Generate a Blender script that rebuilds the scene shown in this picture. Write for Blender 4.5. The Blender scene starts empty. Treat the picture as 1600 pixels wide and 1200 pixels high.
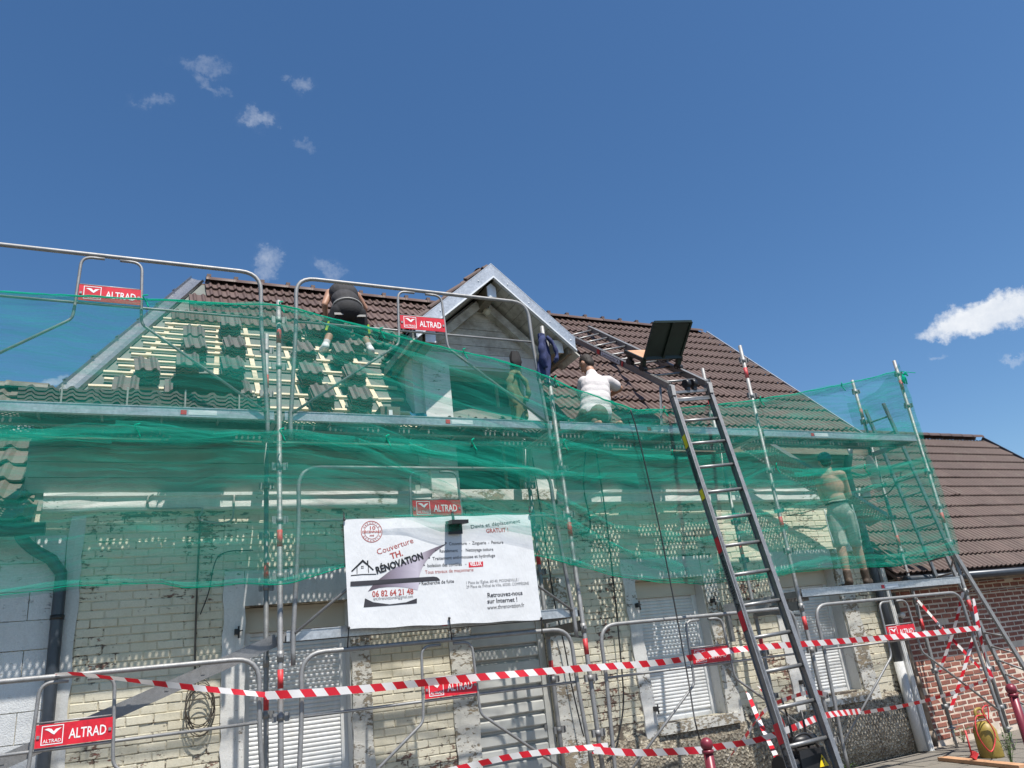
import bpy, math, random
from mathutils import Vector, Matrix, noise
random.seed(7)
V = Vector
SC = bpy.context.scene
COL = SC.collection

# ------------------------------------------------------------------ camera, sky, sun, exposure
F_PX, YAW, PITCH, ROLL = 1203.8, .4748, .3586, -.1185
CAM = V((-1.148, -7.0914, 1.603))
FWD = V((math.sin(YAW) * math.cos(PITCH), math.cos(YAW) * math.cos(PITCH), math.sin(PITCH)))
_r = V((math.cos(YAW), -math.sin(YAW), 0)); _u = _r.cross(FWD)
RIGHT = math.cos(ROLL) * _r + math.sin(ROLL) * _u
UP = -math.sin(ROLL) * _r + math.cos(ROLL) * _u
cd = bpy.data.cameras.new('camera'); cam = bpy.data.objects.new('camera', cd); COL.objects.link(cam)
cd.sensor_width = 36; cd.lens = F_PX / 1600 * 36; cd.clip_end = 3000; cd.clip_start = .05
m = Matrix((RIGHT, UP, -FWD)).transposed().to_4x4(); m.translation = CAM
cam.matrix_world = m
SC.camera = cam

TO_SUN = V((.21, -1, 2.0)).normalized()
ELEV = math.asin(TO_SUN.z); AZ = math.atan2(TO_SUN.x, TO_SUN.y)
world = bpy.data.worlds.new('World'); SC.world = world; world.use_nodes = True
nt = world.node_tree; nt.nodes.clear()
out = nt.nodes.new('ShaderNodeOutputWorld'); bg = nt.nodes.new('ShaderNodeBackground')
sky = nt.nodes.new('ShaderNodeTexSky'); sky.sky_type = 'NISHITA'; sky.sun_disc = False
sky.sun_elevation = ELEV; sky.sun_rotation = AZ; sky.altitude = 100; sky.air_density = 1.0; sky.dust_density = .55; sky.ozone_density = 3.0
bg.inputs['Strength'].default_value = .089
nt.links.new(bg.outputs[0], out.inputs['Surface'])

def pixdir(px, py):
    return (FWD * F_PX + RIGHT * (px - 800) - UP * (py - 600)).normalized()
def at(px, py, y):
    d = pixdir(px, py); return CAM + d * ((y - CAM.y) / d.y)
def atz(px, py, z):
    d = pixdir(px, py); return CAM + d * ((z - CAM.z) / d.z)
def atx(px, py, x):
    d = pixdir(px, py); return CAM + d * ((x - CAM.x) / d.x)
def atplane(px, py, t, c):          # plane z = t*y + c
    d = pixdir(px, py); return CAM + d * ((t * CAM.y + c - CAM.z) / (d.z - t * d.y))

# a few small summer clouds, placed by sky direction: (direction, half sizes, density, tilt)
def wn(kind, **kw):
    n = nt.nodes.new(kind)
    for k, v in kw.items(): setattr(n, k, v)
    return n
tc = wn('ShaderNodeTexCoord')
def vmath(op, a, b=None):
    n = wn('ShaderNodeVectorMath', operation=op)
    for i, x in enumerate((a, b)):
        if x is None: continue
        if isinstance(x, (tuple, Vector)): n.inputs[i].default_value = tuple(x)
        else: nt.links.new(x, n.inputs[i])
    return n.outputs['Value'] if op in ('DOT_PRODUCT', 'LENGTH') else n.outputs[0]
def mth(op, a, b=0.0, c=None):
    n = wn('ShaderNodeMath', operation=op)
    for i, x in enumerate((a, b) if c is None else (a, b, c)):
        if isinstance(x, (int, float)): n.inputs[i].default_value = x
        else: nt.links.new(x, n.inputs[i])
    return n.outputs[0]
nz = wn('ShaderNodeTexNoise'); nz.inputs['Scale'].default_value = 42; nz.inputs['Detail'].default_value = 7; nz.inputs['Roughness'].default_value = .62
nt.links.new(tc.outputs['Generated'], nz.inputs['Vector'])
nz2 = wn('ShaderNodeTexNoise'); nz2.inputs['Scale'].default_value = 90; nz2.inputs['Detail'].default_value = 6; nz2.inputs['Roughness'].default_value = .65
nt.links.new(tc.outputs['Generated'], nz2.inputs['Vector'])
nz4 = wn('ShaderNodeTexNoise'); nz4.inputs['Scale'].default_value = 210; nz4.inputs['Detail'].default_value = 5; nz4.inputs['Roughness'].default_value = .7; nt.links.new(tc.outputs['Generated'], nz4.inputs['Vector'])
nz3 = wn('ShaderNodeTexNoise'); nz3.inputs['Scale'].default_value = 14; nz3.inputs['Detail'].default_value = 4
nt.links.new(tc.outputs['Generated'], nz3.inputs['Vector'])
warp = vmath('SCALE', vmath('SUBTRACT', nz.outputs['Color'], (.5, .5, .5)))
warp.node.inputs['Scale'].default_value = .045
dirw = vmath('ADD', tc.outputs['Generated'], warp)
CLOUDS = [  # px, py, half width, half height, tilt (deg), amount, wispiness
    (1556, 490, 100, 28, -16, 1.1, .35), (1496, 510, 56, 19, -12, .95, .4), (1590, 478, 60, 26, -8, 1.1, .3),
    (405, 187, 36, 18, 6, .40, .9), (470, 131, 30, 16, 10, .30, .92), (238, 158, 38, 14, -12, .24, .98),
    (318, 102, 54, 17, 8, .22, 1.0), (330, 130, 34, 12, 35, .22, 1.0), (418, 412, 27, 36, 20, .42, .85), (515, 420, 36, 20, 25, .30, .9), (470, 228, 20, 12, 30, .2, .95),
    (1580, 558, 16, 8, 0, .4, .8), (1466, 555, 14, 6, -20, .3, .9), (85, 600, 22, 10, 0, .5, .6)]
total = None
for (px, py, hw, hh, tilt, amt, wisp) in CLOUDS:
    c = pixdir(px, py); t = math.radians(tilt)
    ex = (RIGHT * math.cos(t) - UP * math.sin(t)); ex = (ex - c * ex.dot(c)).normalized(); ey = c.cross(ex)
    dx = mth('MULTIPLY', vmath('DOT_PRODUCT', dirw, ex), F_PX / hw)
    dy = mth('MULTIPLY', vmath('DOT_PRODUCT', dirw, ey), F_PX / hh)
    r2 = mth('ADD', mth('MULTIPLY', dx, dx), mth('MULTIPLY', dy, dy))
    front = mth('GREATER_THAN', vmath('DOT_PRODUCT', tc.outputs['Generated'], c), .5)
    fall = mth('MAXIMUM', mth('SUBTRACT', 1.0, r2), 0.0)
    # ragged: falloff minus noise
    rag = mth('SUBTRACT', fall, mth('MULTIPLY', mth('ADD', nz2.outputs['Fac'], mth('MULTIPLY', mth('SUBTRACT', nz4.outputs['Fac'], .5), .9)), wisp * (1.0 if wisp < .5 else 1.12)))
    veil = mth('MULTIPLY', mth('MULTIPLY', fall, fall), mth('MULTIPLY', nz.outputs['Fac'], .5 if wisp < .5 else .22))      # thin haze round the wisps
    val = mth('MULTIPLY', mth('MULTIPLY', mth('ADD', mth('MAXIMUM', mth('MULTIPLY', rag, 1.35 if wisp < .5 else 1.0), 0.0), veil), amt), front)
    total = val if total is None else mth('MAXIMUM', total, val)
cov = mth('MINIMUM', total, 1.0)
mixc = wn('ShaderNodeMix', data_type='RGBA')
ccol = wn('ShaderNodeMix', data_type='RGBA'); ccol.inputs['A'].default_value = (4.9, 5.4, 6.2, 1); ccol.inputs['B'].default_value = (6.9, 7.1, 7.4, 1)
nt.links.new(mth('MULTIPLY', mth('SUBTRACT', nz.outputs['Fac'], .25), 2.0), ccol.inputs['Factor'])
hsv = wn('ShaderNodeHueSaturation'); hsv.inputs['Saturation'].default_value = 1.195; hsv.inputs['Value'].default_value = 1.0; nt.links.new(sky.outputs[0], hsv.inputs['Color'])
nt.links.new(cov, mixc.inputs['Factor']); nt.links.new(hsv.outputs[0], mixc.inputs['A']); nt.links.new(ccol.outputs['Result'], mixc.inputs['B'])
nt.links.new(mixc.outputs['Result'], bg.inputs['Color'])

sl = bpy.data.lights.new('sun', 'SUN'); sun = bpy.data.objects.new('sun', sl); COL.objects.link(sun)
sl.energy = 4.6; sl.angle = math.radians(.53); sl.color = (1, .955, .88)
sun.rotation_euler = TO_SUN.to_track_quat('Z', 'Y').to_euler(); sun.location = (0, -10, 30)
SC.view_settings.view_transform = 'Standard'; SC.view_settings.look = 'None'
SC.view_settings.exposure = .6; SC.view_settings.gamma = 1; SC.view_settings.use_curve_mapping = False
SC.render.engine = 'CYCLES'
SC.cycles.use_denoising = True; SC.cycles.max_bounces = 8; SC.cycles.transparent_max_bounces = 16
SC.cycles.caustics_reflective = False; SC.cycles.caustics_refractive = False

# ------------------------------------------------------------------ materials
def lin(r, g, b): return tuple(((c / 255 + .055) / 1.055) ** 2.4 if c > 10 else c / 255 / 12.92 for c in (r, g, b)) + (1,)
class Mat:
    def __init__(s, name):
        s.m = bpy.data.materials.new(name); s.m.use_nodes = True; s.t = s.m.node_tree; s.t.nodes.clear()
        s.o = s.n('ShaderNodeOutputMaterial'); s.b = s.n('ShaderNodeBsdfPrincipled'); s.l(s.b.outputs[0], s.o.inputs['Surface'])
        s.geo = s.n('ShaderNodeNewGeometry')
    def n(s, k, **kw):
        x = s.t.nodes.new(k)
        for a, v in kw.items(): setattr(x, a, v)
        return x
    def l(s, a, b): s.t.links.new(a, b)
    def noise(s, scale, detail=4, rough=.55, stretch=None, off=0, src=None):
        x = s.n('ShaderNodeTexNoise'); x.inputs['Scale'].default_value = scale; x.inputs['Detail'].default_value = detail; x.inputs['Roughness'].default_value = rough
        mp = s.n('ShaderNodeMapping'); mp.inputs['Location'].default_value = (off, off * 1.7, off * .6)
        if stretch: mp.inputs['Scale'].default_value = stretch
        s.l(src or s.geo.outputs['Position'], mp.inputs['Vector']); s.l(mp.outputs[0], x.inputs['Vector']); return x.outputs['Fac']
    def ramp(s, fac, stops):
        r = s.n('ShaderNodeValToRGB'); e = r.color_ramp.elements
        while len(e) < len(stops): e.new(.5)
        for i, (p, c) in enumerate(stops):
            e[i].position = p; e[i].color = c if isinstance(c, tuple) else (c, c, c, 1)
        s.l(fac, r.inputs[0]); return r.outputs[0]
    def mix(s, f, a, b, mode='MIX'):
        x = s.n('ShaderNodeMix', data_type='RGBA', blend_type=mode)
        for k, v in (('Factor', f), ('A', a), ('B', b)):
            if isinstance(v, (int, float, tuple)): x.inputs[k].default_value = v
            else: s.l(v, x.inputs[k])
        return x.outputs['Result']
    def math(s, op, a, b=0.0):
        x = s.n('ShaderNodeMath', operation=op)
        for i, v in enumerate((a, b)):
            if isinstance(v, (int, float)): x.inputs[i].default_value = v
            else: s.l(v, x.inputs[i])
        return x.outputs[0]
    def rnd(s):
        return s.n('ShaderNodeObjectInfo').outputs['Random']
    def set(s, col=None, rough=None, metal=None, spec=None):
        for k, v in (('Base Color', col), ('Roughness', rough), ('Metallic', metal), ('Specular IOR Level', spec)):
            if v is None: continue
            if isinstance(v, (int, float, tuple)): s.b.inputs[k].default_value = v
            else: s.l(v, s.b.inputs[k])
        return s
    def bump(s, h, dist=.01, strength=.6):
        x = s.n('ShaderNodeBump'); x.inputs['Distance'].default_value = dist; x.inputs['Strength'].default_value = strength
        s.l(h, x.inputs['Height']); s.l(x.outputs[0], s.b.inputs['Normal']); return s

def simple(name, col, rough=.5, metal=0, var=.12, scale=8, bump=0):
    M = Mat(name); n = M.noise(scale, 5)
    dark = tuple(c * (1 - var) for c in col[:3]) + (1,); lite = tuple(min(1, c * (1 + var)) for c in col[:3]) + (1,)
    M.set(M.ramp(n, [(.3, dark), (.7, lite)]), rough, metal)
    if bump: M.bump(M.noise(scale * 6, 4), bump)
    return M.m
MT = {}
def galv(name, base=.42, metal=.75, rough=.42):
    M = Mat(name); a = M.noise(14, 5, .6); b = M.noise(130, 2, .5)
    c = M.mix(.35, M.ramp(a, [(.3, base * .72), (.7, base * 1.15)]), M.ramp(b, [(.3, base * .6), (.7, base * 1.2)]))
    rust = M.ramp(M.noise(9, 6, .7, off=3), [(.66, 0.0), (.74, 1.0)])
    c = M.mix(M.math('MULTIPLY', rust, .5), c, (.13, .085, .055, 1)); c = M.mix(M.ramp(M.noise(55, 5, .7, off=11), [(.64, 0.0), (.70, .7)]), c, (.55, .54, .5, 1))
    M.set(c, M.ramp(b, [(.2, rough * .8), (.8, rough * 1.3)]), metal); M.bump(b, .001, .3); return M.m
MT['galv'] = galv('galvanised steel', .30, .5, .55)
MT['galv_dark'] = galv('weathered steel', .26, .55, .5)
MT['zinc_blue'] = galv('bright folded zinc', .5, .95, .3)
MT['alu'] = galv('aluminium', .27, .7, .46)
MT['zinc'] = (lambda M: (M.set(M.mix(.5, M.ramp(M.noise(7, 6, .62), [(.3, (.34, .36, .375, 1)), (.7, (.60, .62, .64, 1))]), M.ramp(M.noise(38, 3, .6, off=5), [(.35, (.36, .38, .40, 1)), (.65, (.62, .64, .66, 1))])), .38, .55), M.m)[-1])(Mat('zinc sheet'))
MT['zinc_white'] = simple('pale zinc', (.7, .72, .74, 1), .45, .25, .1, 20)
def tile_mat(name, a, b, moss=.15):
    M = Mat(name)
    c = M.mix(M.rnd(), a, b)
    n = M.noise(26, 6, .65)
    c = M.mix(M.ramp(n, [(.35, 0.0), (.75, .75)]), c, tuple(x * 1.55 for x in a[:3]) + (1,))
    c = M.mix(M.math('MULTIPLY', M.ramp(M.noise(4.3, 6, .7, off=2), [(.52, 0.0), (.7, 1.0)]), moss), c, (.17, .15, .115, 1))
    c = M.mix(M.ramp(M.noise(1.1, 4, .6, off=13), [(.35, .30), (.6, 0.0)]), c, tuple(x * .62 for x in a[:3]) + (1,)); c = M.mix(M.ramp(M.noise(33, 4, .7, off=17), [(.68, 0.0), (.72, moss * 2)]), c, (.24, .23, .18, 1))
    M.set(c, .55, 0, .4); M.bump(M.noise(160, 3), .002, .5); return M.m
MT['tile'] = tile_mat('brown roof tile', (.083, .053, .045, 1), (.135, .088, .076, 1), .22)
MT['tile_new'] = tile_mat('new brown tile', (.10, .082, .076, 1), (.135, .112, .102, 1), .05)
MT['tile_old'] = tile_mat('old grey tile', (.11, .095, .08, 1), (.15, .125, .105, 1), .6)
MT['tile_side'] = tile_mat('neighbour tile', (.08, .052, .044, 1), (.125, .083, .07, 1), .35)
MT['wood_new'] = (lambda M: (M.set(M.ramp(M.noise(6, 5, .6, stretch=(1, 12, 12)), [(.3, (.56, .45, .30, 1)), (.7, (.76, .65, .48, 1))]), .65), M.m)[-1])(Mat('fresh pine'))
MT['wood_old'] = (lambda M: (M.set(M.ramp(M.noise(5, 6, .65, stretch=(1.5, 14, 14)), [(.25, (.13, .11, .085, 1)), (.75, (.30, .26, .2, 1))]), .8), M.bump(M.noise(9, 4, .6, stretch=(1, 20, 20)), .004), M.m)[-1])(Mat('weathered timber'))
MT['board'] = (lambda M: (M.set(M.mix(M.ramp(M.noise(3.2, 7, .7), [(.46, 0.0), (.66, .8)]), M.ramp(M.noise(12, 4, .6, stretch=(1, 9, 9)), [(.3, (.48, .46, .41, 1)), (.7, (.66, .64, .58, 1))]), (.22, .19, .15, 1)), .75), M.bump(M.noise(24, 4, .6, stretch=(1, 10, 10)), .003), M.m)[-1])(Mat('weathered painted board'))
MT['membrane'] = (lambda M: (M.set(M.ramp(M.noise(3, 5), [(.3, (.10, .115, .105, 1)), (.7, (.16, .175, .16, 1))]), .7), M.bump(M.noise(7, 5, .6), .03), M.m)[-1])(Mat('roof underlay'))

def peel(name, paint_a, paint_b, under_a, under_b, amount=.62, patch=1.35, rough=.72, damp=0.0, st=(.6, 1, 1.25), bmp=.006):
    """old masonry paint with chipped patches that show what is underneath"""
    M = Mat(name)
    big = M.noise(patch, 5, .62, off=1); fine = M.noise(24, 7, .72, stretch=st, off=4); crack = M.noise(40, 5, .65, stretch=(.3, 1, 1.7), off=9)
    k = M.math('ADD', M.math('MULTIPLY', big, .55), M.math('MULTIPLY', fine, .52))
    sz = M.n('ShaderNodeSeparateXYZ'); M.l(M.geo.outputs['Position'], sz.inputs[0])
    k = M.math('ADD', k, M.ramp(M.math('MULTIPLY', sz.outputs['Z'], .25), [(.10, damp), (.40, 0.0)]))      # rising damp lifts more paint near the ground
    chip = M.ramp(k, [(amount, 0.0), (amount + .02, 1.0)])
    spots = M.ramp(crack, [(.655, 0.0), (.70, 1.0)])
    paint = M.mix(M.ramp(M.noise(2.2, 5, .6), [(.3, 0.0), (.7, 1.0)]), paint_a, paint_b)
    stain = M.ramp(M.noise(3.1, 7, .7, stretch=(2.4, 2.4, .8), off=7), [(.50, 0.0), (.78, .6)])
    paint = M.mix(M.math('MULTIPLY', M.rnd(), .22), paint, tuple(x * .72 for x in paint_a[:3]) + (1,))
    paint = M.mix(stain, paint, tuple(x * .62 for x in paint_a[:3]) + (1,))
    paint = M.mix(M.ramp(M.noise(70, 3, .6), [(.42, .22), (.6, 0.0)]), paint, tuple(x * .7 for x in paint_a[:3]) + (1,))
    under = M.mix(M.ramp(M.noise(8, 5, .6, off=3), [(.35, 0.0), (.65, 1.0)]), under_a, under_b)
    c = M.mix(M.math('MAXIMUM', chip, M.math('MULTIPLY', spots, .75)), paint, under)
    M.set(c, rough)
    h = M.math('ADD', M.math('MULTIPLY', M.math('SUBTRACT', 1.0, chip), .6), M.math('MULTIPLY', M.noise(85, 4, .6), .55))
    M.bump(h, bmp, .8); return M.m
MT['brick_paint'] = peel('cream painted brick', (.71, .65, .49, 1), (.79, .74, .61, 1), (.25, .09, .065, 1), (.2, .17, .13, 1), .606, damp=.055)
MT['mortar_paint'] = peel('painted mortar', (.62, .56, .42, 1), (.71, .66, .53, 1), (.16, .13, .10, 1), (.10, .08, .065, 1), .575, damp=.07)
MT['plaster'] = peel('white plaster surround', (.74, .73, .70, 1), (.80, .79, .77, 1), (.30, .26, .21, 1), (.22, .19, .155, 1), .625, 1.7)
MT['plaster_bad'] = peel('crumbling plaster', (.66, .64, .58, 1), (.76, .74, .69, 1), (.36, .29, .2, 1), (.22, .19, .15, 1), .55, 2.2, bmp=.012)
MT['plaster_grey'] = peel('grey white render', (.62, .62, .60, 1), (.70, .70, .69, 1), (.40, .37, .32, 1), (.3, .27, .22, 1), .67, 1.2)
MT['block'] = peel('white painted block', (.70, .71, .71, 1), (.77, .78, .79, 1), (.4, .39, .36, 1), (.3, .29, .27, 1), .635, 1.4, bmp=.014)
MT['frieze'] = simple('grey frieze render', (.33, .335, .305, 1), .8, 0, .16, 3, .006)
def rough_base():
    M = Mat('rough stone base'); v = M.n('ShaderNodeTexVoronoi'); v.inputs['Scale'].default_value = 34; M.l(M.geo.outputs['Position'], v.inputs['Vector'])
    c = M.ramp(v.outputs['Color'], [(.15, (.22, .18, .135, 1)), (.5, (.46, .40, .30, 1)), (.85, (.64, .58, .47, 1))])
    damp = M.ramp(M.noise(2.0, 6, .65, off=6), [(.46, 0.0), (.66, .5)])
    c = M.mix(damp, c, (.15, .125, .10, 1)); c = M.mix(M.ramp(M.noise(60, 4), [(.4, .5), (.6, 0.0)]), c, (.09, .075, .06, 1))
    M.set(c, .9); M.bump(M.math('ADD', M.noise(30, 5, .7), v.outputs['Distance']), .03, .9); return M.m
MT['base'] = rough_base()
def red_brick():
    M = Mat('red brick'); c = M.mix(M.rnd(), (.24, .075, .05, 1), (.34, .13, .09, 1))
    c = M.mix(M.ramp(M.noise(5, 5, .6), [(.35, 0.0), (.7, .8)]), c, (.17, .06, .05, 1))
    c = M.mix(M.ramp(M.noise(40, 5, .7), [(.5, 0.0), (.75, .6)]), c, (.42, .27, .2, 1)); M.set(c, .85); M.bump(M.noise(60, 4), .004); return M.m
MT['red_brick'] = red_brick()
MT['mortar'] = simple('lime mortar', (.60, .51, .42, 1), .9, 0, .2, 9, .004)
MT['white_pvc'] = (lambda M: (M.set(M.mix(M.ramp(M.noise(3.5, 7, .7, stretch=(2.2, 2.2, .5)), [(.44, 0.0), (.74, .55)]), (.74, .75, .755, 1), (.50, .48, .43, 1)), .42), M.m)[-1])(Mat('white shutter slats'))
MT['beige_pvc'] = simple('beige shutter box', (.60, .56, .47, 1), .5, 0, .06, 3)
MT['grey_metal'] = simple('grey painted steel shutter', (.55, .55, .52, 1), .42, .1, .12, 4)
MT['dark_pipe'] = simple('anthracite pipe', (.055, .065, .08, 1), .38, .2, .2, 6)
MT['white_pipe'] = simple('white pvc pipe', (.74, .74, .72, 1), .4, 0, .08, 6)
MT['rust_pipe'] = simple('old rusty pipe', (.28, .22, .17, 1), .75, .1, .45, 9, .003)
MT['dark'] = simple('dark room', (.02, .022, .022, 1), .8)
MT['black'] = simple('black plastic', (.018, .018, .02, 1), .42, 0, .2)
MT['cable'] = simple('black cable', (.022, .022, .024, 1), .5)
MT['wire_grey'] = simple('grey cable', (.35, .34, .32, 1), .6)
MT['wire_dark'] = simple('brown cable', (.09, .075, .06, 1), .6)
MT['red'] = simple('signal red', (.60, .016, .033, 1), .42, 0, .2, 24)
MT['red_band'] = simple('red paint band', (.55, .04, .045, 1), .5, 0, .3, 20)
MT['white'] = simple('white print', (.8, .8, .8, 1), .5, 0, .02)
MT['vinyl'] = (lambda M: (M.set(M.mix(M.ramp(M.noise(2.5, 6, .65), [(.45, 0.0), (.75, .35)]), (.69, .70, .715, 1), (.58, .58, .575, 1)), .42), M.bump(M.noise(5, 4, .6, stretch=(1.5, 1, .7)), .02, .5), M.m)[-1])(Mat('printed vinyl'))
MT['sticker'] = simple('sticker white', (.72, .75, .77, 1), .5, 0, .05)
MT['dkgreen'] = simple('dark green painted steel', (.012, .022, .016, 1), .45, .2, .3)
MT['ply'] = simple('plywood', (.48, .27, .15, 1), .6, 0, .25, 5)
MT['yellow'] = simple('yellow label', (.85, .62, .02, 1), .45)
MT['canister'] = simple('mustard plastic', (.30, .215, .045, 1), .5, 0, .3, 5)
MT['bollard'] = simple('burgundy paint', (.20, .025, .04, 1), .38, .1, .12)
MT['blue_cloth'] = simple('navy cloth', (.02, .03, .10, 1), .85, 0, .35, 14, .004)
MT['blue_tarp'] = simple('blue sheet', (.03, .14, .30, 1), .55, 0, .25, 8)
MT['olive_cloth'] = simple('khaki cloth', (.12, .125, .065, 1), .9, 0, .25, 12, .004)
MT['black_cloth'] = simple('black work cloth', (.012, .012, .014, 1), .85, 0, .3, 20, .003)
MT['charcoal'] = simple('charcoal vest', (.028, .027, .03, 1), .85, 0, .3, 16, .003)
MT['white_cloth'] = simple('off white cotton', (.58, .545, .54, 1), .9, 0, .07, 7, .006)
MT['short_cloth'] = simple('grey green shorts', (.42, .44, .38, 1), .85, 0, .2, 12, .006)
MT['brown_short'] = simple('olive shorts', (.10, .11, .08, 1), .85, 0, .2, 12, .005)
MT['skin'] = simple('tanned skin', (.40, .215, .14, 1), .55, 0, .12, 9)
MT['skin_pale'] = simple('fair skin', (.50, .30, .215, 1), .55, 0, .1, 9)
MT['hair'] = simple('dark hair', (.022, .015, .011, 1), .7, 0, .4, 60, .004)
MT['boot'] = simple('brown boot', (.075, .05, .035, 1), .7, 0, .3, 20)
MT['shoe'] = simple('white trainer', (.7, .7, .7, 1), .6, 0, .15, 20)
MT['lime'] = simple('lime stripe', (.6, .8, .03, 1), .6)
MT['eye'] = simple('eye', (.5, .5, .5, 1), .2)
MT['lamp_glass'] = simple('milky glass', (.62, .6, .5, 1), .25)
MT['weed'] = simple('weed leaf', (.07, .13, .03, 1), .6, 0, .4, 15)
MT['pave'] = (lambda M: (M.set(M.mix(M.ramp(M.noise(1.1, 6, .65), [(.4, 0.0), (.65, 1.0)]), M.ramp(M.noise(70, 4, .6), [(.3, (.12, .11, .095, 1)), (.7, (.22, .20, .175, 1))]), (.2, .18, .15, 1)), .92), M.bump(M.noise(80, 4), .006), M.m)[-1])(Mat('worn pavement'))
MT['road'] = (lambda M: (M.set(M.ramp(M.noise(120, 4, .6), [(.3, (.035, .035, .036, 1)), (.7, (.075, .074, .072, 1))]), .9), M.bump(M.noise(160, 3), .006), M.m)[-1])(Mat('asphalt'))
MT['dish'] = simple('white enamel', (.74, .75, .75, 1), .35, 0, .05)
MT['meter'] = simple('beige meter cover', (.62, .62, .58, 1), .5, 0, .06)
# ------------------------------------------------------------------ mesh and object helpers
class MB:
    def __init__(s): s.v = []; s.f = []; s.mi = []; s.uv = None; s.smooth = set()
    def add(s, vs, fs, mi=0, smooth=False):
        k = len(s.v); s.v += [tuple(x) for x in vs]
        for f in fs:
            if smooth: s.smooth.add(len(s.f))
            s.f.append(tuple(i + k for i in f)); s.mi.append(mi)
        return s
    def box(s, c, size, rot=None, mi=0, taper=0):
        x, y, z = (d / 2 for d in size); c = V(c); t = 1 - taper
        ps = [(-x, -y, -z), (x, -y, -z), (x, y, -z), (-x, y, -z), (-x * t, -y * t, z), (x * t, -y * t, z), (x * t, y * t, z), (-x * t, y * t, z)]
        ps = [c + (rot @ V(p) if rot else V(p)) for p in ps]
        return s.add(ps, [(0, 3, 2, 1), (4, 5, 6, 7), (0, 1, 5, 4), (1, 2, 6, 5), (2, 3, 7, 6), (3, 0, 4, 7)], mi)
    def box2(s, a, b, mi=0):
        a, b = V(a), V(b); return s.box((a + b) / 2, [abs(q) for q in (b - a)], None, mi)
    def bar(s, a, b, w, h, up=(0, 0, 1), mi=0):
        a, b = V(a), V(b); x = (b - a); L = x.length; x = x / L; y = V(up).cross(x)
        if y.length < 1e-4: y = V((0, 1, 0)).cross(x)
        y.normalize(); z = x.cross(y); R = Matrix((x, y, z)).transposed()
        return s.box((a + b) / 2, (L, w, h), R, mi)
    def tube(s, pts, r, n=10, mi=0, cap=True, flat=1.0):
        pts = [V(p) for p in pts]; m = len(pts); rs = r if isinstance(r, (list, tuple)) else [r] * m
        t0 = (pts[1] - pts[0]).normalized(); ref = V((0, 0, 1)) if abs(t0.z) < .9 else V((1, 0, 0))
        nx = t0.cross(ref).normalized(); vs = []
        for i, p in enumerate(pts):
            t = (pts[min(i + 1, m - 1)] - pts[max(i - 1, 0)]).normalized()
            nx = (nx - t * nx.dot(t)).normalized(); ny = t.cross(nx)
            for k in range(n):
                a = 2 * math.pi * k / n; vs.append(p + (nx * math.cos(a) + ny * math.sin(a) * flat) * rs[i])
        fs = [(i * n + k, i * n + (k + 1) % n, (i + 1) * n + (k + 1) % n, (i + 1) * n + k) for i in range(m - 1) for k in range(n)]
        s.add(vs, fs, mi, True)
        if cap:
            k = len(s.v) - m * n
            s.f.append(tuple(k + j for j in reversed(range(n)))); s.mi.append(mi)
            s.f.append(tuple(k + (m - 1) * n + j for j in range(n))); s.mi.append(mi)
        return s
    def prism(s, poly, d, mi=0):            # polygon of 3-D points pushed along d
        poly = [V(p) for p in poly]; d = V(d); n = len(poly)
        nrm = (poly[1] - poly[0]).cross(poly[2] - poly[0])
        if nrm.dot(d) > 0: poly = poly[::-1]
        return s.add(poly + [p + d for p in poly], [tuple(range(n)), tuple(reversed(range(n, 2 * n)))] + [(i, n + i, n + (i + 1) % n, (i + 1) % n) for i in range(n)], mi)
    def ball(s, c, r, n=12, m=8, mi=0, sc=(1, 1, 1)):
        c = V(c); vs = [c + V((0, 0, -r * sc[2]))]
        for j in range(1, m):
            a = -math.pi / 2 + math.pi * j / m
            for i in range(n): vs.append(c + V((math.cos(a) * math.cos(2 * math.pi * i / n) * r * sc[0], math.cos(a) * math.sin(2 * math.pi * i / n) * r * sc[1], math.sin(a) * r * sc[2])))
        vs.append(c + V((0, 0, r * sc[2]))); fs = []
        for i in range(n):
            fs.append((0, 1 + (i + 1) % n, 1 + i)); fs.append((len(vs) - 1, 1 + (m - 2) * n + i, 1 + (m - 2) * n + (i + 1) % n))
            for j in range(m - 2): fs.append((1 + j * n + i, 1 + j * n + (i + 1) % n, 1 + (j + 1) * n + (i + 1) % n, 1 + (j + 1) * n + i))
        return s.add(vs, fs, mi, True)
    def grid(s, P, mi=0, smooth=True, uv=None):       # P[i][j] points
        n, m = len(P), len(P[0])
        return s.add([p for row in P for p in row], [(i * m + j, (i + 1) * m + j, (i + 1) * m + j + 1, i * m + j + 1) for i in range(n - 1) for j in range(m - 1)], mi, smooth)
    def mesh(s, name, mats, off=(0, 0, 0)):
        me = bpy.data.meshes.new(name); o = V(off)
        me.from_pydata([(x - o.x, y - o.y, z - o.z) for x, y, z in s.v], [], s.f)
        for M in mats: me.materials.append(M)
        if len(mats) > 1: me.polygons.foreach_set('material_index', s.mi)
        if s.smooth: me.polygons.foreach_set('use_smooth', [i in s.smooth for i in range(len(s.f))])
        me.update(); return me
def M_(m): return [MT[k] if isinstance(k, str) else k for k in (m if isinstance(m, (list, tuple)) else [m])]
def tag(o, label=None, cat=None, group=None, kind=None):
    for k, v in (('label', label), ('category', cat), ('group', group), ('kind', kind)):
        if v: o[k] = v
    return o
def link(name, data, parent=None, loc=None):
    o = bpy.data.objects.new(name, data); COL.objects.link(o)
    if parent is not None: o.parent = parent
    if loc is not None: o.location = loc
    return o
def empty(name, loc, label, cat, group=None):
    o = link(name, None, None, loc); o.empty_display_size = .2; return tag(o, label, cat, group)
def rootof(o):
    while o.parent: o = o.parent
    return o
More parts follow.
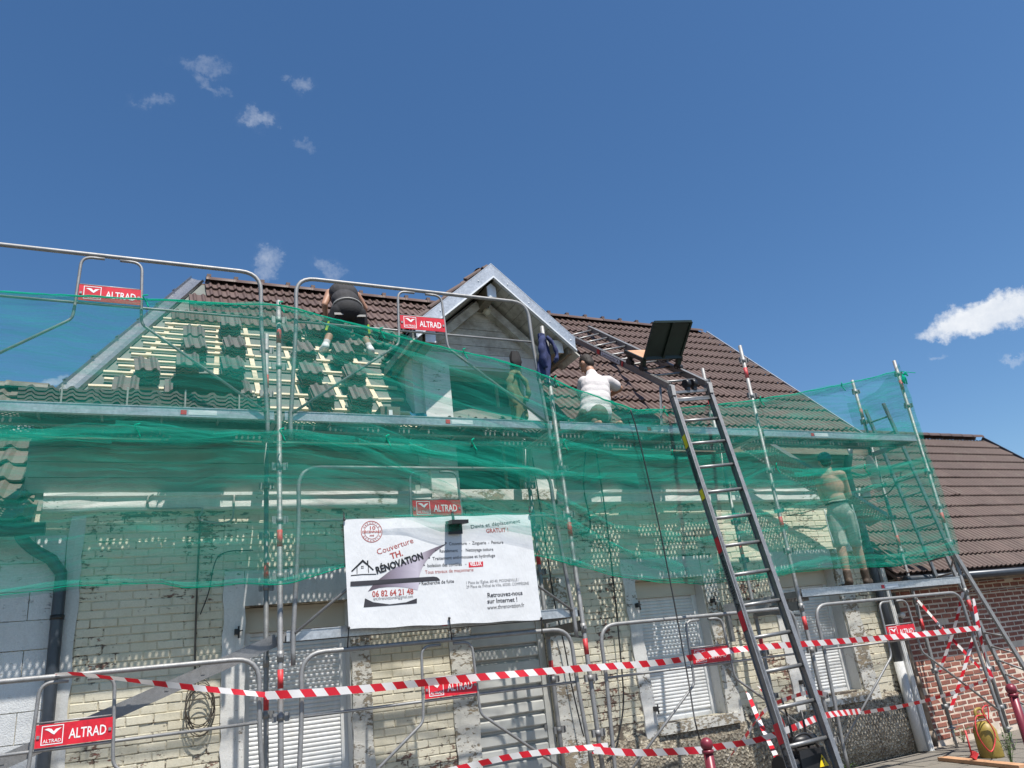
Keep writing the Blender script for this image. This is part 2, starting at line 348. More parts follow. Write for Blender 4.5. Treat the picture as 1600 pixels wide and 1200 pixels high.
def part(name, mb, mat, parent, label=None, kind=None):    # geometry in world coordinates, child of parent
    r = rootof(parent)
    o = link(name, mb.mesh(name, M_(mat), r.location), parent); return tag(o, label, None, None, kind)
def piece(name, me, parent, loc, rot=None, scale=None):     # shared mesh placed in world coordinates
    o = link(name, me, parent, V(loc) - rootof(parent).location)
    if rot is not None: o.rotation_euler = rot
    if scale is not None: o.scale = scale
    return o
def solo(name, mb, mat, label, cat, group=None, kind=None, base=None):
    b = V(base) if base is not None else V((0, 0, 0))
    return tag(link(name, mb.mesh(name, M_(mat), b), None, b), label, cat, group, kind)
def copy_tree(o, parent=None):
    c = o.copy(); COL.objects.link(c); c.parent = parent
    for ch in list(o.children): copy_tree(ch, c)
    return c
def rounded(pts, r, n=5):
    pts = [V(p) for p in pts]; outp = [pts[0]]
    for i in range(1, len(pts) - 1):
        a, p, b = pts[i - 1], pts[i], pts[i + 1]; u = (a - p); w = (b - p); k = min(r, u.length * .49, w.length * .49)
        A = p + u.normalized() * k; B = p + w.normalized() * k
        for j in range(n + 1):
            t = j / n; outp.append(A * (1 - t) ** 2 + p * 2 * t * (1 - t) + B * t * t)
    return outp + [pts[-1]]
def catmull(pts, n=8):
    pts = [V(p) for p in pts]; q = [pts[0] * 2 - pts[1]] + pts + [pts[-1] * 2 - pts[-2]]; o = []
    for i in range(1, len(q) - 2):
        for j in range(n):
            t = j / n; a, b, c, d = q[i - 1:i + 3]
            o.append(.5 * ((2 * b) + (c - a) * t + (2 * a - 5 * b + 4 * c - d) * t * t + (3 * b - a - 3 * c + d) * t ** 3))
    return o + [pts[-1]]
def interp(keys, x):
    if x <= keys[0][0]: return keys[0][1]
    for (a, u), (b, w) in zip(keys, keys[1:]):
        if x <= b: return u + (w - u) * (x - a) / (b - a)
    return keys[-1][1]
_txt = {}
def text_mesh(s, bold=0.0, align='LEFT', spacing=1.0):
    """flat lettering, cap height about .7 of size 1, in the x/y plane"""
    k = (s, bold, align, spacing)
    if k in _txt: return _txt[k]
    c = bpy.data.curves.new('lettering', 'FONT'); c.body = s; c.size = 1; c.align_x = align; c.offset = bold; c.resolution_u = 2; c.space_character = spacing
    o = bpy.data.objects.new('lettering', c); COL.objects.link(o)
    bpy.context.view_layer.update()
    me = bpy.data.meshes.new_from_object(o.evaluated_get(bpy.context.evaluated_depsgraph_get()))
    vs = [v.co.copy() for v in me.vertices]; fs = [tuple(p.vertices) for p in me.polygons]
    bpy.data.objects.remove(o); bpy.data.curves.remove(c); bpy.data.meshes.remove(me)
    _txt[k] = (vs, fs); return _txt[k]
def text(mb, s, org, X, Y, size, mi=0, bold=0.0, align='LEFT', spacing=1.0, fit=None):
    """letters laid in the plane spanned by X, Y from org; fit = width to fill"""
    vs, fs = text_mesh(s, bold, align, spacing); X = V(X).normalized(); Y = V(Y).normalized(); org = V(org); kx = size
    if fit:
        w = max(v.x for v in vs) - min(v.x for v in vs); kx = fit / w
    mb.add([org + X * v.x * kx + Y * v.y * size for v in vs], fs, mi); return mb

# ------------------------------------------------------------------ shared pieces
def tile_mesh(name, mat, w=.23, L=.42, h=.03, waves=2, seg=12):
    """double pan interlocking tile: local x across, y up the slope, z out"""
    mb = MB(); top = []; bot = []
    for i in range(seg + 1):
        u = i / seg; x = (u - .5) * w
        ph = (u * waves) % 1.0
        z = h * (.5 - .5 * math.cos(2 * math.pi * min(1, max(0, (ph - .30) / .62)))) if .30 < ph < .92 else 0
        top.append((x, z + .012)); bot.append((x, z - .006))
    n = seg + 1
    vs = [(x, 0, z) for x, z in bot] + [(x, 0, z + .004) for x, z in top] + [(x, L, z - .012) for x, z in top]
    fs = [(i, i + 1, n + i + 1, n + i) for i in range(seg)] + [(n + i, n + i + 1, 2 * n + i + 1, 2 * n + i) for i in range(seg)]
    k = len(vs); vs += [(-w / 2, L, -.01), (w / 2, L, -.01)]
    fs += [(0, n, 2 * n, k), (n - 1, k + 1, 3 * n - 1, 2 * n - 1)]
    mb.add(vs, fs); me = mb.mesh(name, M_(mat)); return me
TILE = tile_mesh('tile', 'tile'); TILE_NEW = tile_mesh('tile_stacked', 'tile_new', .30, .42, .036); TILE_OLD = tile_mesh('tile_old', 'tile_old', .42, .44, .05); TILE_SIDE = tile_mesh('tile_side', 'tile_side')
def ridge_mesh(name, mat, L=.42, r=.11):
    mb = MB(); P = []
    for x, k in ((0, 1.07), (.05, 1.07), (.055, 1.0), (L, .95)):
        P.append([V((x, -math.cos(a) * r * k, math.sin(a) * r * k * .8)) for a in [math.pi * j / 8 for j in range(9)]])
    mb.grid(P, 0, True); return mb.mesh(name, M_(mat))
RIDGE = ridge_mesh('ridge_tile', 'tile'); RIDGE_SIDE = ridge_mesh('ridge_tile_side', 'tile_side', .42, .12); RIDGE_OLD = ridge_mesh('ridge_tile_old', 'tile_old', .44, .12)
def ridge_clip_mesh():
    mb = MB(); mb.box((0, 0, .015), (.06, .09, .04)); mb.box((.01, 0, .036), (.04, .05, .02)); return mb.mesh('ridge_clip', M_('tile'))
RCLIP = ridge_clip_mesh()
def brick_mesh(name, mat, L=.21, H=.064, D=.05, seed=0):
    """brick face with chamfered, slightly uneven front edges; local y is into the wall"""
    rd = random.Random(seed); mb = MB(); j = lambda k=.0035: rd.uniform(-k, k); c = .005
    def ring(y, sx, sz, w): return [(-L / 2 + sx + j(w), y, -H / 2 + sz + j(w)), (L / 2 - sx + j(w), y, -H / 2 + sz + j(w)), (L / 2 - sx + j(w), y, H / 2 - sz + j(w)), (-L / 2 + sx + j(w), y, H / 2 - sz + j(w))]
    vs = ring(D, 0, 0, 0) + ring(c, 0, 0, .003) + ring(j(.002), c, c, .002)
    mb.add(vs, [(8, 9, 10, 11)] + [(i, (i + 1) % 4, 4 + (i + 1) % 4, 4 + i) for i in range(4)] + [(4 + i, 4 + (i + 1) % 4, 8 + (i + 1) % 4, 8 + i) for i in range(4)])
    return mb.mesh(name, M_(mat))
def brick_field(house, zones, y, mat, limit, seed, course=.078, L=.215, cut=(), H=.066, gap=.012):
    """courses of bricks over rectangles (x0, x1, z0, z1); the bricks nearest the camera are parts, the rest one joined part"""
    rd = random.Random(seed); full = [brick_mesh('brick', mat, L, H, .05, seed + k) for k in range(5)]; half = [brick_mesh('brick_half', mat, L * .48, H, .05, seed + 9 + k) for k in range(4)]
    spots = []
    for (x0, x1, z0, z1) in zones:
        k0 = math.ceil((z0) / course); k1 = int((z1 - .03) / course)
        for k in range(k0, k1 + 1):
            z = k * course + .035; step = L + gap; x = x0 - (k % 2) * step / 2
            while x < x1 - .03:
                a, b = max(x, x0), min(x + L, x1)
                if b - a > .05 and not any(c0 < (a + b) / 2 < c1 and d0 < z < d1 for c0, c1, d0, d1 in cut): spots.append(((a + b) / 2, b - a, z))
                x += step
    spots.sort(key=lambda s: (V((s[0], y, s[2])) - CAM).length)
    for (x, w, z) in spots[:limit]:
        src = rd.choice(full if w > L * .7 else half); base = L if w > L * .7 else L * .48
        piece('brick', src, house, (x, y + rd.uniform(-.0065, .004), z), (rd.uniform(-.02, .02), rd.uniform(-.008, .008), rd.uniform(-.02, .02)), (w / base, 1, 1))
    rest = MB()
    for (x, w, z) in spots[limit:]:
        me = rd.choice(full if w > L * .7 else half); base = L if w > L * .7 else L * .48; dy = rd.uniform(-.004, .004)
        rest.add([(v.co.x * w / base + x, v.co.y + y + dy, v.co.z + z) for v in me.vertices], [tuple(p.vertices) for p in me.polygons])
    if rest.f: part('brickwork', rest, mat, house, kind='stuff')
def laid_tiles(parent, me, name, spots, limit, pitch, jitter=1.0, seed=3, scale=None):
    """spots: (x, y, z) of each tile's lower edge middle, tiles pitched by angle pitch"""
    rd = random.Random(seed); spots = sorted(spots, key=lambda p: (V(p) - CAM).length); sc = scale or (1, 1, 1)
    for p in spots[:limit]:
        k = jitter * (3.2 if rd.random() < .06 else 1.0)      # a few tiles sit slipped or lifted
        piece(name, me, parent, (p[0] + rd.uniform(-.003, .003) * k, p[1] + rd.uniform(-.004, .002) * k, p[2] + rd.uniform(0, .006) * k), (pitch + rd.uniform(-.012, .006) * k, rd.uniform(-.008, .008) * k, rd.uniform(-.008, .008) * k), sc)
    if spots[limit:]:
        mb = MB(); c, s_ = math.cos(pitch), math.sin(pitch)
        for p in spots[limit:]:
            mb.add([(p[0] + v.co.x * sc[0], p[1] + v.co.y * c - v.co.z * s_, p[2] + v.co.y * s_ + v.co.z * c) for v in me.vertices], [tuple(q.vertices) for q in me.polygons], 0)
        part('tile_field', mb, me.materials[0], parent, kind='stuff')
# ------------------------------------------------------------------ ground
YW = 1.1                                            # front face of the street wall
mb = MB(); mb.grid([[V((x, y, 0)) for y in (-400, -60, -2.6, 1.2, 6, 60, 400)] for x in (-400, -60, -6, 3, 10, 22, 60, 400)], 0, False)
tag(link('ground', mb.mesh('ground', M_('pave'))), kind='structure')
mb = MB(); mb.box2((-300, -12, .004), (300, -2.75, .008)); tag(link('road', mb.mesh('road', M_('road'))), kind='structure')
mb = MB(); mb.box2((-300, -2.74, -.05), (300, -2.6, .12)); tag(link('kerb', mb.mesh('kerb', M_('mortar'))), kind='structure')
slab = MB()
for i in range(-1, 24):
    for j in range(4):
        x = i * .42 + (j % 2) * .2; slab.box((x + random.uniform(-.01, .01), .86 - j * .42, .012), (.405, .405, .03), Matrix.Rotation(random.uniform(-.02, .02), 3, 'Z'))
tag(link('pavement', slab.mesh('pavement', M_('pave'))), kind='structure')

# ------------------------------------------------------------------ the old house
T = 1.07; RC = 4.49 - T * .98; TH = math.atan(T); CO, SI = math.cos(TH), math.sin(TH)
def roofz(y): return T * y + RC
def xleft(y): return -1.915 + (y - 1.215) * .486     # skewed left end of the roof
XR = 9.0; YE = .82; YRIDGE = 3.86
house = empty('house', (3.4, YW, 0), 'old house with peeling cream painted brick and a brown tiled roof behind the scaffold', 'house', 'houses along the street')
OPEN = [(-.16, .87, 0, 2.52), (2.2, 3.15, 0, 2.22), (4.42, 5.47, .88, 2.52), (6.75, 7.82, .90, 2.52), (2.2, 3.2, 3.66, 5.22)]
def holed(mb, x0, x1, z0, z1, y0, y1, holes):
    xs = sorted({x0, x1, *[h[0] for h in holes if x0 < h[0] < x1], *[h[1] for h in holes if x0 < h[1] < x1]})
    for a, b in zip(xs, xs[1:]):
        zs = sorted({z0, z1, *[q for h in holes if h[0] <= a and h[1] >= b for q in h[2:] if z0 < q < z1]})
        for c, d in zip(zs, zs[1:]):
            if not any(h[0] <= a and h[1] >= b and h[2] <= c and h[3] >= d for h in holes): mb.box2((a, y0, c), (b, y1, d))
    return mb
XC = 8.66
part('wall', holed(MB(), -1.72, XC, 0, 3.5, YW + .007, YW + .4, OPEN).box2((-2.12, YW + .02, 3.2), (-1.72, YW + .4, 3.5)), 'mortar_paint', house)
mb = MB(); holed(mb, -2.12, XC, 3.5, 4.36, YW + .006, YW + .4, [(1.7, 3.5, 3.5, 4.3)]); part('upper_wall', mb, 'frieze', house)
mb = MB(); mb.box2((XC - .3, YW + .4, 0), (XC, 7, 4.3)); mb.box2((-1.7, 6.7, 0), (XC, 7, 4.3))
mb.prism([(XC - .3, .95, 4.3), (XC - .3, 6.9, 4.3), (XC - .3, YRIDGE, roofz(YRIDGE) - .25)], (.3, 0, 0))
mb.prism([(xleft(1.3) + .15, 1.3, 0), (xleft(1.3) + .15, 1.3, roofz(1.3) - .2), (xleft(YRIDGE) + .15, YRIDGE, roofz(YRIDGE) - .2), (xleft(YRIDGE) + .15, YRIDGE, 0)], (.25, 0, 0))
part('gable_wall', mb, 'plaster_grey', house)
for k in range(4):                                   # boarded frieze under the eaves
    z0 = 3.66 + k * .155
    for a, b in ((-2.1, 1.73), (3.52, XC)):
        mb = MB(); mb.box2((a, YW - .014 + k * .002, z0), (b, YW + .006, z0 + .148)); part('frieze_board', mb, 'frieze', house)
ZON = [(-1.6, -.36, .12, 3.44), (-.36, 1.07, 2.86, 3.44), (1.07, 1.93, .12, 3.44), (1.93, 3.44, 2.62, 3.44), (3.44, 4.26, .86, 3.44), (4.26, 5.69, 2.78, 3.44), (5.69, 6.57, .86, 3.44), (6.57, 8.1, 2.78, 3.44), (8.1, XC, .86, 3.44)]
brick_field(house, ZON, YW, 'brick_paint', 300, 11, .078, .218, (), .0705, .0075)
def slab_(name, x0, x1, z0, z1, mat, y0=YW - .018, seed=0):
    """plaster strip with a slightly uneven outline"""
    rd = random.Random(seed + int(x0 * 100)); mb = MB(); n = max(2, int((z1 - z0) / .12)); P = []
    for i in range(n + 1):
        z = z0 + (z1 - z0) * i / n; a, b = x0 + rd.uniform(-.012, .012), x1 + rd.uniform(-.012, .012)
        P.append([V((a, YW + .04, z)), V((a, y0, z)), V(((a + b) / 2, y0 - .004, z)), V((b, y0, z)), V((b, YW + .04, z))])
    mb.grid(P, 0, False); return part(name, mb, mat, house)
for (a, b, c, d, mt) in ((-.36, -.16, 0, 2.86, 'plaster'), (-.16, .87, 2.52, 2.86, 'plaster_grey'), (.87, 1.07, 0, 2.86, 'plaster_bad'), (1.93, 2.2, 0, 2.62, 'plaster_bad'), (2.2, 3.15, 2.22, 2.62, 'plaster_grey'), (3.15, 3.44, 0, 2.62, 'plaster_bad'),
                      (4.25, 4.42, .72, 2.78, 'plaster'), (4.42, 5.47, 2.52, 2.78, 'plaster_grey'), (5.47, 5.69, .72, 2.78, 'plaster_bad'), (6.57, 6.75, .72, 2.78, 'plaster'), (6.75, 7.82, 2.52, 2.78, 'plaster_grey'), (7.82, 8.1, .72, 2.78, 'plaster_bad'), (-1.72, -1.6, 0, 3.44, 'plaster_grey')):
    slab_('surround', a, b, c, d, mt)
for a, b in ((4.40, 5.6), (6.72, 7.86)):               # window sills
    mb = MB(); mb.box2((a, YW - .07, .76), (b, YW + .24, .875)); part('sill', mb, 'plaster_bad', house)
mb = MB(); rd = random.Random(5)                       # rough cast foot of the wall, broken along its top
for a, b in ((1.08, 1.92), (3.46, XC + .02)):
    n = int((b - a) / .08); P = []
    for i in range(n + 1):
        x = a + (b - a) * i / n; top = (.22 if b < 3 else .80) + rd.uniform(-.035, .035); P.append([V((x, YW + .05, 0)), V((x, YW - .05 + rd.uniform(-.008, .008), 0)), V((x, YW - .045 + rd.uniform(-.01, .01), top * .5)), V((x, YW - .03 + rd.uniform(-.006, .006), top - .03)), V((x, YW + .02, top))])
    mb.grid(P, 0, True)
part('plinth', mb, 'base', house)
def cornice(a, b):
    mb = MB(); prof = [(YW + .02, 3.475), (YW - .05, 3.48), (YW - .062, 3.50), (YW - .062, 3.60), (YW - .085, 3.615), (YW - .085, 3.648), (YW + .02, 3.655)]; n = int((b - a) / .3) + 1
    mb.grid([[V((a + (b - a) * i / n, y + random.uniform(-.004, .004), z + random.uniform(-.004, .004))) for y, z in prof] for i in range(n + 1)], 0, False)
    part('cornice', mb, 'plaster', house)
cornice(-1.95, 1.86); cornice(3.46, 8.92)
# openings
def roller(x0, x1, z0, z1, box, y=YW + .2, frame=.07, dark=False):
    w = MB(); w.box2((x0, y - .01, z0), (x0 + frame, y + .05, z1)); w.box2((x1 - frame, y - .01, z0), (x1, y + .05, z1)); w.box2((x0 + frame, y + .0, z0), (x1 - frame, y + .05, z0 + .04))
    o = part('window', w, 'white_pvc', house)
    b = MB(); b.box2((x0 + .002, y - .03, z1 - box), (x1 - .002, y + .06, z1 - .002)); b.box2((x0 + .02, y - .036, z1 - box + .02), (x1 - .02, y - .03, z1 - .04)); part('shutter_box', b, 'beige_pvc', o)
    s = MB(); n = int((z1 - box - z0 - .04) / .04)
    for k in range(n):
        z = z1 - box - .04 * (k + 1); s.grid([[V((x, y + .012 - .009 * math.sin(math.pi * q) , z + .038 * q)) for q in (0, .15, .5, .85, 1)] for x in (x0 + frame, x1 - frame)], 0, True)
    s.box2((x0 + frame, y + .022, z0 + .04), (x1 - frame, y + .03, z1 - box)); part('shutter', s, 'white_pvc', o)
    j = MB(); j.box2((x1 - .004, YW + .02, z0), (x1 + .03, y + .05, z1)); part('reveal', j, 'plaster_grey', o); j = MB(); j.box2((x0 - .03, YW + .02, z0), (x0 + .004, y + .05, z1)); part('reveal', j, 'plaster_grey', o)
    return o
roller(-.155, .865, .02, 2.515, .235); roller(4.425, 5.465, .88, 2.515, .2); roller(6.755, 7.815, .90, 2.515, .2)
for x0, x1, z in ((4.4, 5.5, 1.0), (6.75, 7.9, 1.0)): pass
g = MB(); y = YW + .14
g.box2((2.205, y - .02, 0), (2.25, y + .06, 2.215)); g.box2((3.06, y - .02, 0), (3.145, y + .06, 2.215)); garage = part('garage_door', g, 'grey_metal', house)
for k in range(15):
    z = .03 + k * .145; mb = MB(); x0, x1 = 2.25, 3.06
    prof = [(y + .05, 0), (y + .005, .01), (y - .004, .02), (y + .0, .105), (y + .02, .118), (y + .05, .125), (y + .05, .145)]
    mb.grid([[V((x, yy, z + zz)) for yy, zz in prof] for x in (x0, x1)], 0, False); part('slat', mb, 'grey_metal', garage)
mb = MB(); mb.box2((3.03, y - .012, 1.0), (3.06, y + .004, 1.05)); part('latch', mb, 'galv', garage)
for hx, hz in ((4.38, 2.22), (4.40, 1.05), (5.53, 2.2), (7.9, 2.25), (-.24, 2.28), (1.0, 2.2), (6.7, 1.1)):      # old shutter hinge pins left in the wall
    mb = MB(); mb.box((hx, YW - .05, hz), (.03, .07, .05)); mb.tube([(hx + .02, YW - .07, hz - .06), (hx + .02, YW - .07, hz + .05)], .009, 6); mb.bar((hx, YW - .03, hz), (hx + .06, YW - .05, hz + .01), .01, .01); part('hinge_pin', mb, 'cable', house)

# ------------------------------------------------------------------ main roof
roof = MB()
front = [(xleft(YE), YE), (XR - .02, YE), (XR - .02, YRIDGE), (xleft(YRIDGE), YRIDGE)]
roof.prism([(x, yy, roofz(yy) - .055) for x, yy in front], (0, .02, -.03)); roof = part('roof', roof, 'membrane', house)
back = MB(); back.prism([(-.65, YRIDGE, roofz(YRIDGE) - .03), (XR, YRIDGE, roofz(YRIDGE) - .03), (XR, 7.2, 3.9), (-2.0, 7.2, 3.9)], (0, 0, -.06)); part('rear_slope', back, 'tile', house)
for a, b in ((xleft(.8), 1.72), (3.52, XR)):
    for i in range(2): sof = MB(); sof.box((((a + b) / 2), .925 + i * .1, 4.19 + i * .035), (b - a, .098, .018), Matrix.Rotation(.3, 3, 'X')); part('soffit_board', sof, 'wood_old', house)
    sof = MB(); sof.box2((a, .845, 4.125), (b, .868, 4.27)); part('eave_board', sof, 'wood_old', house)
DX, DZ, DH, KD = 2.70, 6.44, 1.07, .87                         # dormer ridge line x, z and half width with overhang
G = .345
def dormer_cover(x, yy):
    z = roofz(yy)
    if z < DZ - DH * KD: return 1.72 < x < 3.52
    return z < DZ and abs(x - DX) < (DZ - z) / KD - .05
rows = []
for k in range(14):
    yy = YE + k * G * CO
    if yy > YRIDGE - .12: break
    for c in range(56):
        x = XR - .125 - c * .23
        if x < xleft(yy) + .30: break
        if dormer_cover(x, yy + .12) : continue
        if x < DX and k < 8 - (1 if x > .9 else 0): continue
        if x > DX and k == 0 and False: continue
        rows.append((x, yy - .025 * SI, roofz(yy) + .0))
laid_tiles(roof, TILE, 'tile', rows, 300, TH - .06, 1.0, 4)
n = 0; x = xleft(YRIDGE) + .2
while x < XR - .36:
    piece('ridge_tile', RIDGE, roof, (x, YRIDGE, roofz(YRIDGE) - .01), (0, -.02, random.uniform(-.01, .01))); piece('ridge_clip', RCLIP, roof, (x + .04, YRIDGE, roofz(YRIDGE) + .085)); x += .385
# verge flashing: white zinc bead up the right edge, broad zinc gutter strip up the skewed left edge
mb = MB(); mb.bar((XR + .01, YE - .03, roofz(YE - .03) + .03), (XR + .01, YRIDGE, roofz(YRIDGE) + .03), .025, .055); part('verge', mb, 'zinc', roof)
mb = MB(); ex = V((1, 0, 0))
def rp(x, yy, h): return V((x, yy - h * SI, roofz(yy) + h * CO))
P = []
for i in range(9):
    yy = .62 + (YRIDGE + .05 - .62) * i / 8; xl = xleft(yy); P.append([rp(xl - .035, yy, -.05), rp(xl - .035, yy, .045), rp(xl - .022, yy, .05), rp(xl - .018, yy, .012), rp(xl + .06, yy, -.005), rp(xl + .125, yy, -.005), rp(xl + .14, yy, .02), rp(xl + .155, yy, -.02)])
mb.grid(P, 0, False)
for i in range(7): mb.bar(rp(xleft(.9 + i * .42) - .05, .9 + i * .42, .04), rp(xleft(.9 + i * .42) - .01, .9 + i * .42, .07), .025, .012)
part('hip_flashing', mb, 'zinc_blue', roof)
# battens and counter battens on the bare left part
rd = random.Random(9)
for i, x0 in enumerate((-1.62, -1.02, -.52, .0, .47, .93, 1.38)):
    s = .47 * max(0, 1 - (x0 + 1.9) / 1.75) - .03 * max(0, x0); a = rp(x0, .78, -.03); b = rp(x0 + s * 1.95, 2.72, -.03)
    mb = MB(); mb.bar(a, b, .055, .028, (0, -SI, CO)); part('counter_batten', mb, 'wood_new', roof)
for k in range(0, 9):
    yy = YE + k * G * CO + .02; x0 = xleft(yy) + .18; x1 = 1.68; cuts = [x0]
    while cuts[-1] < x1: cuts.append(min(x1, cuts[-1] + rd.uniform(1.0, 1.9)))
    for a, b in zip(cuts, cuts[1:]):
        if b - a < .12: continue
        mb = MB(); w = rd.uniform(-.012, .012); mb.bar(rp(a + .003, yy + w, .002), rp(b - .003, yy - w, .002), .042, .028, (0, -SI, CO)); part('batten', mb, 'wood_new', roof)
for k in range(0, 8):                                 # the half pitch battens near the hip
    yy = YE + (k + .5) * G * CO + .02; x0 = xleft(yy) + .26; mb = MB(); L = rd.uniform(.5, 1.1); mb.bar(rp(x0, yy, .002), rp(x0 + L, yy + rd.uniform(-.02, .02), .002), .042, .028, (0, -SI, CO)); part('batten', mb, 'wood_new', roof)

# ------------------------------------------------------------------ dormer
dormer = part('dormer', holed(MB(), 1.74, 3.5, 3.5, 5.42, YW + .004, YW + .3, [(2.2, 3.2, 3.66, 5.22)]).prism([(1.74, YW + .004, 5.42), (3.5, YW + .004, 5.42), (DX, YW + .004, 6.2)], (0, .3, 0)), 'plaster_grey', house)
YF = .6
mb = MB()
for s in (-1, 1):
    x = DX + s * .93; mb.prism([(x, YW + .3, 4.3), (x, 2.2, roofz(2.2) - .1), (x, 1.75, 5.4), (x, YW + .3, 5.4)], (-s * .15, 0, 0))
part('cheek', mb, 'board', dormer)
mb = MB(); mb.box2((1.86, YW - .05, 3.66), (2.2, YW + .3, 5.25)); part('pier', mb, 'plaster', dormer)
mb = MB(); mb.box2((3.2, YW - .045, 3.66), (3.45, YW + .3, 5.25)); part('pier', mb, 'plaster_grey', dormer)
mb = MB(); mb.box2((1.84, YW - .09, 3.53), (3.46, YW + .3, 3.66)); part('sill', mb, 'plaster_bad', dormer)
mb = MB(); mb.box2((1.75, YW - .02, 5.25), (3.49, YW + .004, 5.42)); part('lintel', mb, 'plaster_grey', dormer)
mb = MB(); mb.box2((2.2, YW + .24, 3.66), (2.27, YW + .3, 5.22)); mb.box2((3.13, YW + .24, 3.66), (3.2, YW + .3, 5.22)); mb.box2((2.27, YW + .24, 5.15), (3.13, YW + .3, 5.22)); mb.box2((2.27, YW + .24, 3.66), (3.13, YW + .3, 3.73)); mb.box2((2.93, YW + .23, 3.73), (2.97, YW + .29, 5.15)); win = part('window', mb, 'wood_old', dormer)
mb = MB(); mb.box2((2.27, YW + .26, 3.73), (2.93, YW + .27, 5.15)); part('pane', mb, 'dark', win); mb = MB(); mb.box2((2.97, YW + .26, 3.73), (3.13, YW + .27, 5.15)); part('pane', mb, 'dark', win)
for k in range(7):                                    # gable boards
    z0 = 5.425 + k * .115; z1 = min(z0 + .11, 6.16); h0 = min(.88, (6.24 - z0) / KD); h1 = min(.88, max(.01, (6.24 - z1) / KD))
    if z0 > 6.15: break
    mb = MB(); mb.prism([(DX - h0, YW + .002, z0), (DX + h0, YW + .002, z0), (DX + h1, YW + .002, z1), (DX - h1, YW + .002, z1)], (0, -.022 - .003 * (k % 2), 0)); part('gable_board', mb, 'board', dormer)
for s in (-1, 1):
    for k in range(11):                               # soffit boards run from the fascia to the wall
        u0 = .03 + k * .1; u1 = u0 + .096; zt = DZ - .17
        mb = MB(); mb.prism([(DX + s * u0, YF + .02, zt - u0 * KD), (DX + s * u1, YF + .02, zt - u1 * KD), (DX + s * u1, YW + .0, zt - u1 * KD), (DX + s * u0, YW + .0, zt - u0 * KD)], (s * .012, 0, .014)); part('soffit_board', mb, 'board', dormer)
    sl_ = MB(); a = V((DX, 0, DZ - .03)); e = V((DX + s * (DH + .03), 0, DZ - .03 - (DH + .03) * KD))
    sl_.prism([(a.x, YF + .02, a.z), (e.x, YF + .02, e.z), (e.x, 1.78, e.z), (a.x, 2.78, a.z)], (0, 0, -.11)); part('roof_slope', sl_, 'membrane', dormer)
    f = MB(); t0 = (DX, YF, DZ + .03); t1 = (DX + s * 1.075, YF, DZ + .03 - 1.075 * KD); b1 = (DX + s * 1.06, YF, DZ - .165 - 1.06 * KD); b0 = (DX, YF, DZ - .165)
    f.prism([t0, t1, b1, b0] if s > 0 else [b0, b1, t1, t0], (0, -.018, 0))
    f.prism([(DX, YF - .02, DZ + .035), (DX + s * 1.08, YF - .02, DZ + .035 - 1.08 * KD), (DX + s * 1.08, YF + .3, DZ + .035 - 1.08 * KD), (DX, YF + .3, DZ + .035)], (0, 0, -.014))
    fa = part('fascia', f, 'zinc', dormer)
    f = MB(); f.prism([(DX, YF - .05, DZ - .16), (DX + s * 1.06, YF - .05, DZ - .16 - 1.06 * KD), (DX + s * 1.06, YF - .05, DZ - .185 - 1.06 * KD), (DX, YF - .05, DZ - .185)], (0, .05, 0)); part('drip_edge', f, 'zinc_white', fa)
    for k in range(4): f = MB(); u = .2 + k * .27; f.ball((DX + s * u, YF - .02, DZ - .07 - u * KD), .009, 8, 5); part('rivet', f, 'zinc_white', fa)
    mb = MB(); mb.bar((DX + s * .86, YF + .08, DZ - .3 - .82 * KD), (DX + s * .86, 1.12, DZ - .3 - .82 * KD), .12, .16); pu = part('purlin', mb, 'wood_old', dormer)
    mb = MB(); mb.box((DX + s * .86, YF + .07, DZ - .3 - .82 * KD), (.13, .02, .17)); part('end_cap', mb, 'zinc_white', pu)
    mb = MB(); mb.bar((DX + s * .05, 1.02, DZ - .36), (DX + s * .82, 1.02, DZ - .36 - .78 * KD), .1, .12, (0, -1, 0)); part('rafter', mb, 'board', dormer)
    mb = MB(); mb.bar((DX + s * 1.0, YF + .03, DZ - 1.06 * KD - .13), (DX + s * 1.0, 1.75, DZ - 1.06 * KD - .13), .05, .13); part('eave_plate', mb, 'wood_old', dormer)
mb = MB(); mb.bar((DX, YF + .08, DZ - .33), (DX, 1.1, DZ - .33), .11, .17); pu = part('purlin', mb, 'wood_old', dormer)
mb = MB(); mb.prism([(DX - .06, YF + .07, DZ - .41), (DX + .06, YF + .07, DZ - .41), (DX + .06, YF + .07, DZ - .27), (DX, YF + .07, DZ - .215), (DX - .06, YF + .07, DZ - .27)], (0, -.02, 0)); part('end_cap', mb, 'zinc_white', pu)
lp = at(761, 487, 1.0); mb = MB(); mb.ball(lp, .055, 14, 10); o = part('lamp', mb, 'lamp_glass', dormer)
mb = MB(); mb.tube([lp + V((0, 0, .04)), lp + V((0, 0, .09))], .045, 12); part('lamp_base', mb, 'black', o)
sp = []
for s in (-1, 1):
    for k in range(4):
        for c in range(8):
            u = DH - .02 - k * G * .754; yy = .82 + c * .23; z = DZ - u * KD + .03
            if yy + .1 > (z - RC) / T + .2: continue
            if s < 0: z += .075
            piece('tile', TILE, dormer, (DX + s * u, yy + (.06 if s < 0 else 0), z), (math.atan(KD) - .06, 0, s * math.pi / 2))
for c in range(5): piece('ridge_tile', RIDGE, dormer, (DX, .86 + c * .385, DZ + .03), (0, 0, math.pi / 2))

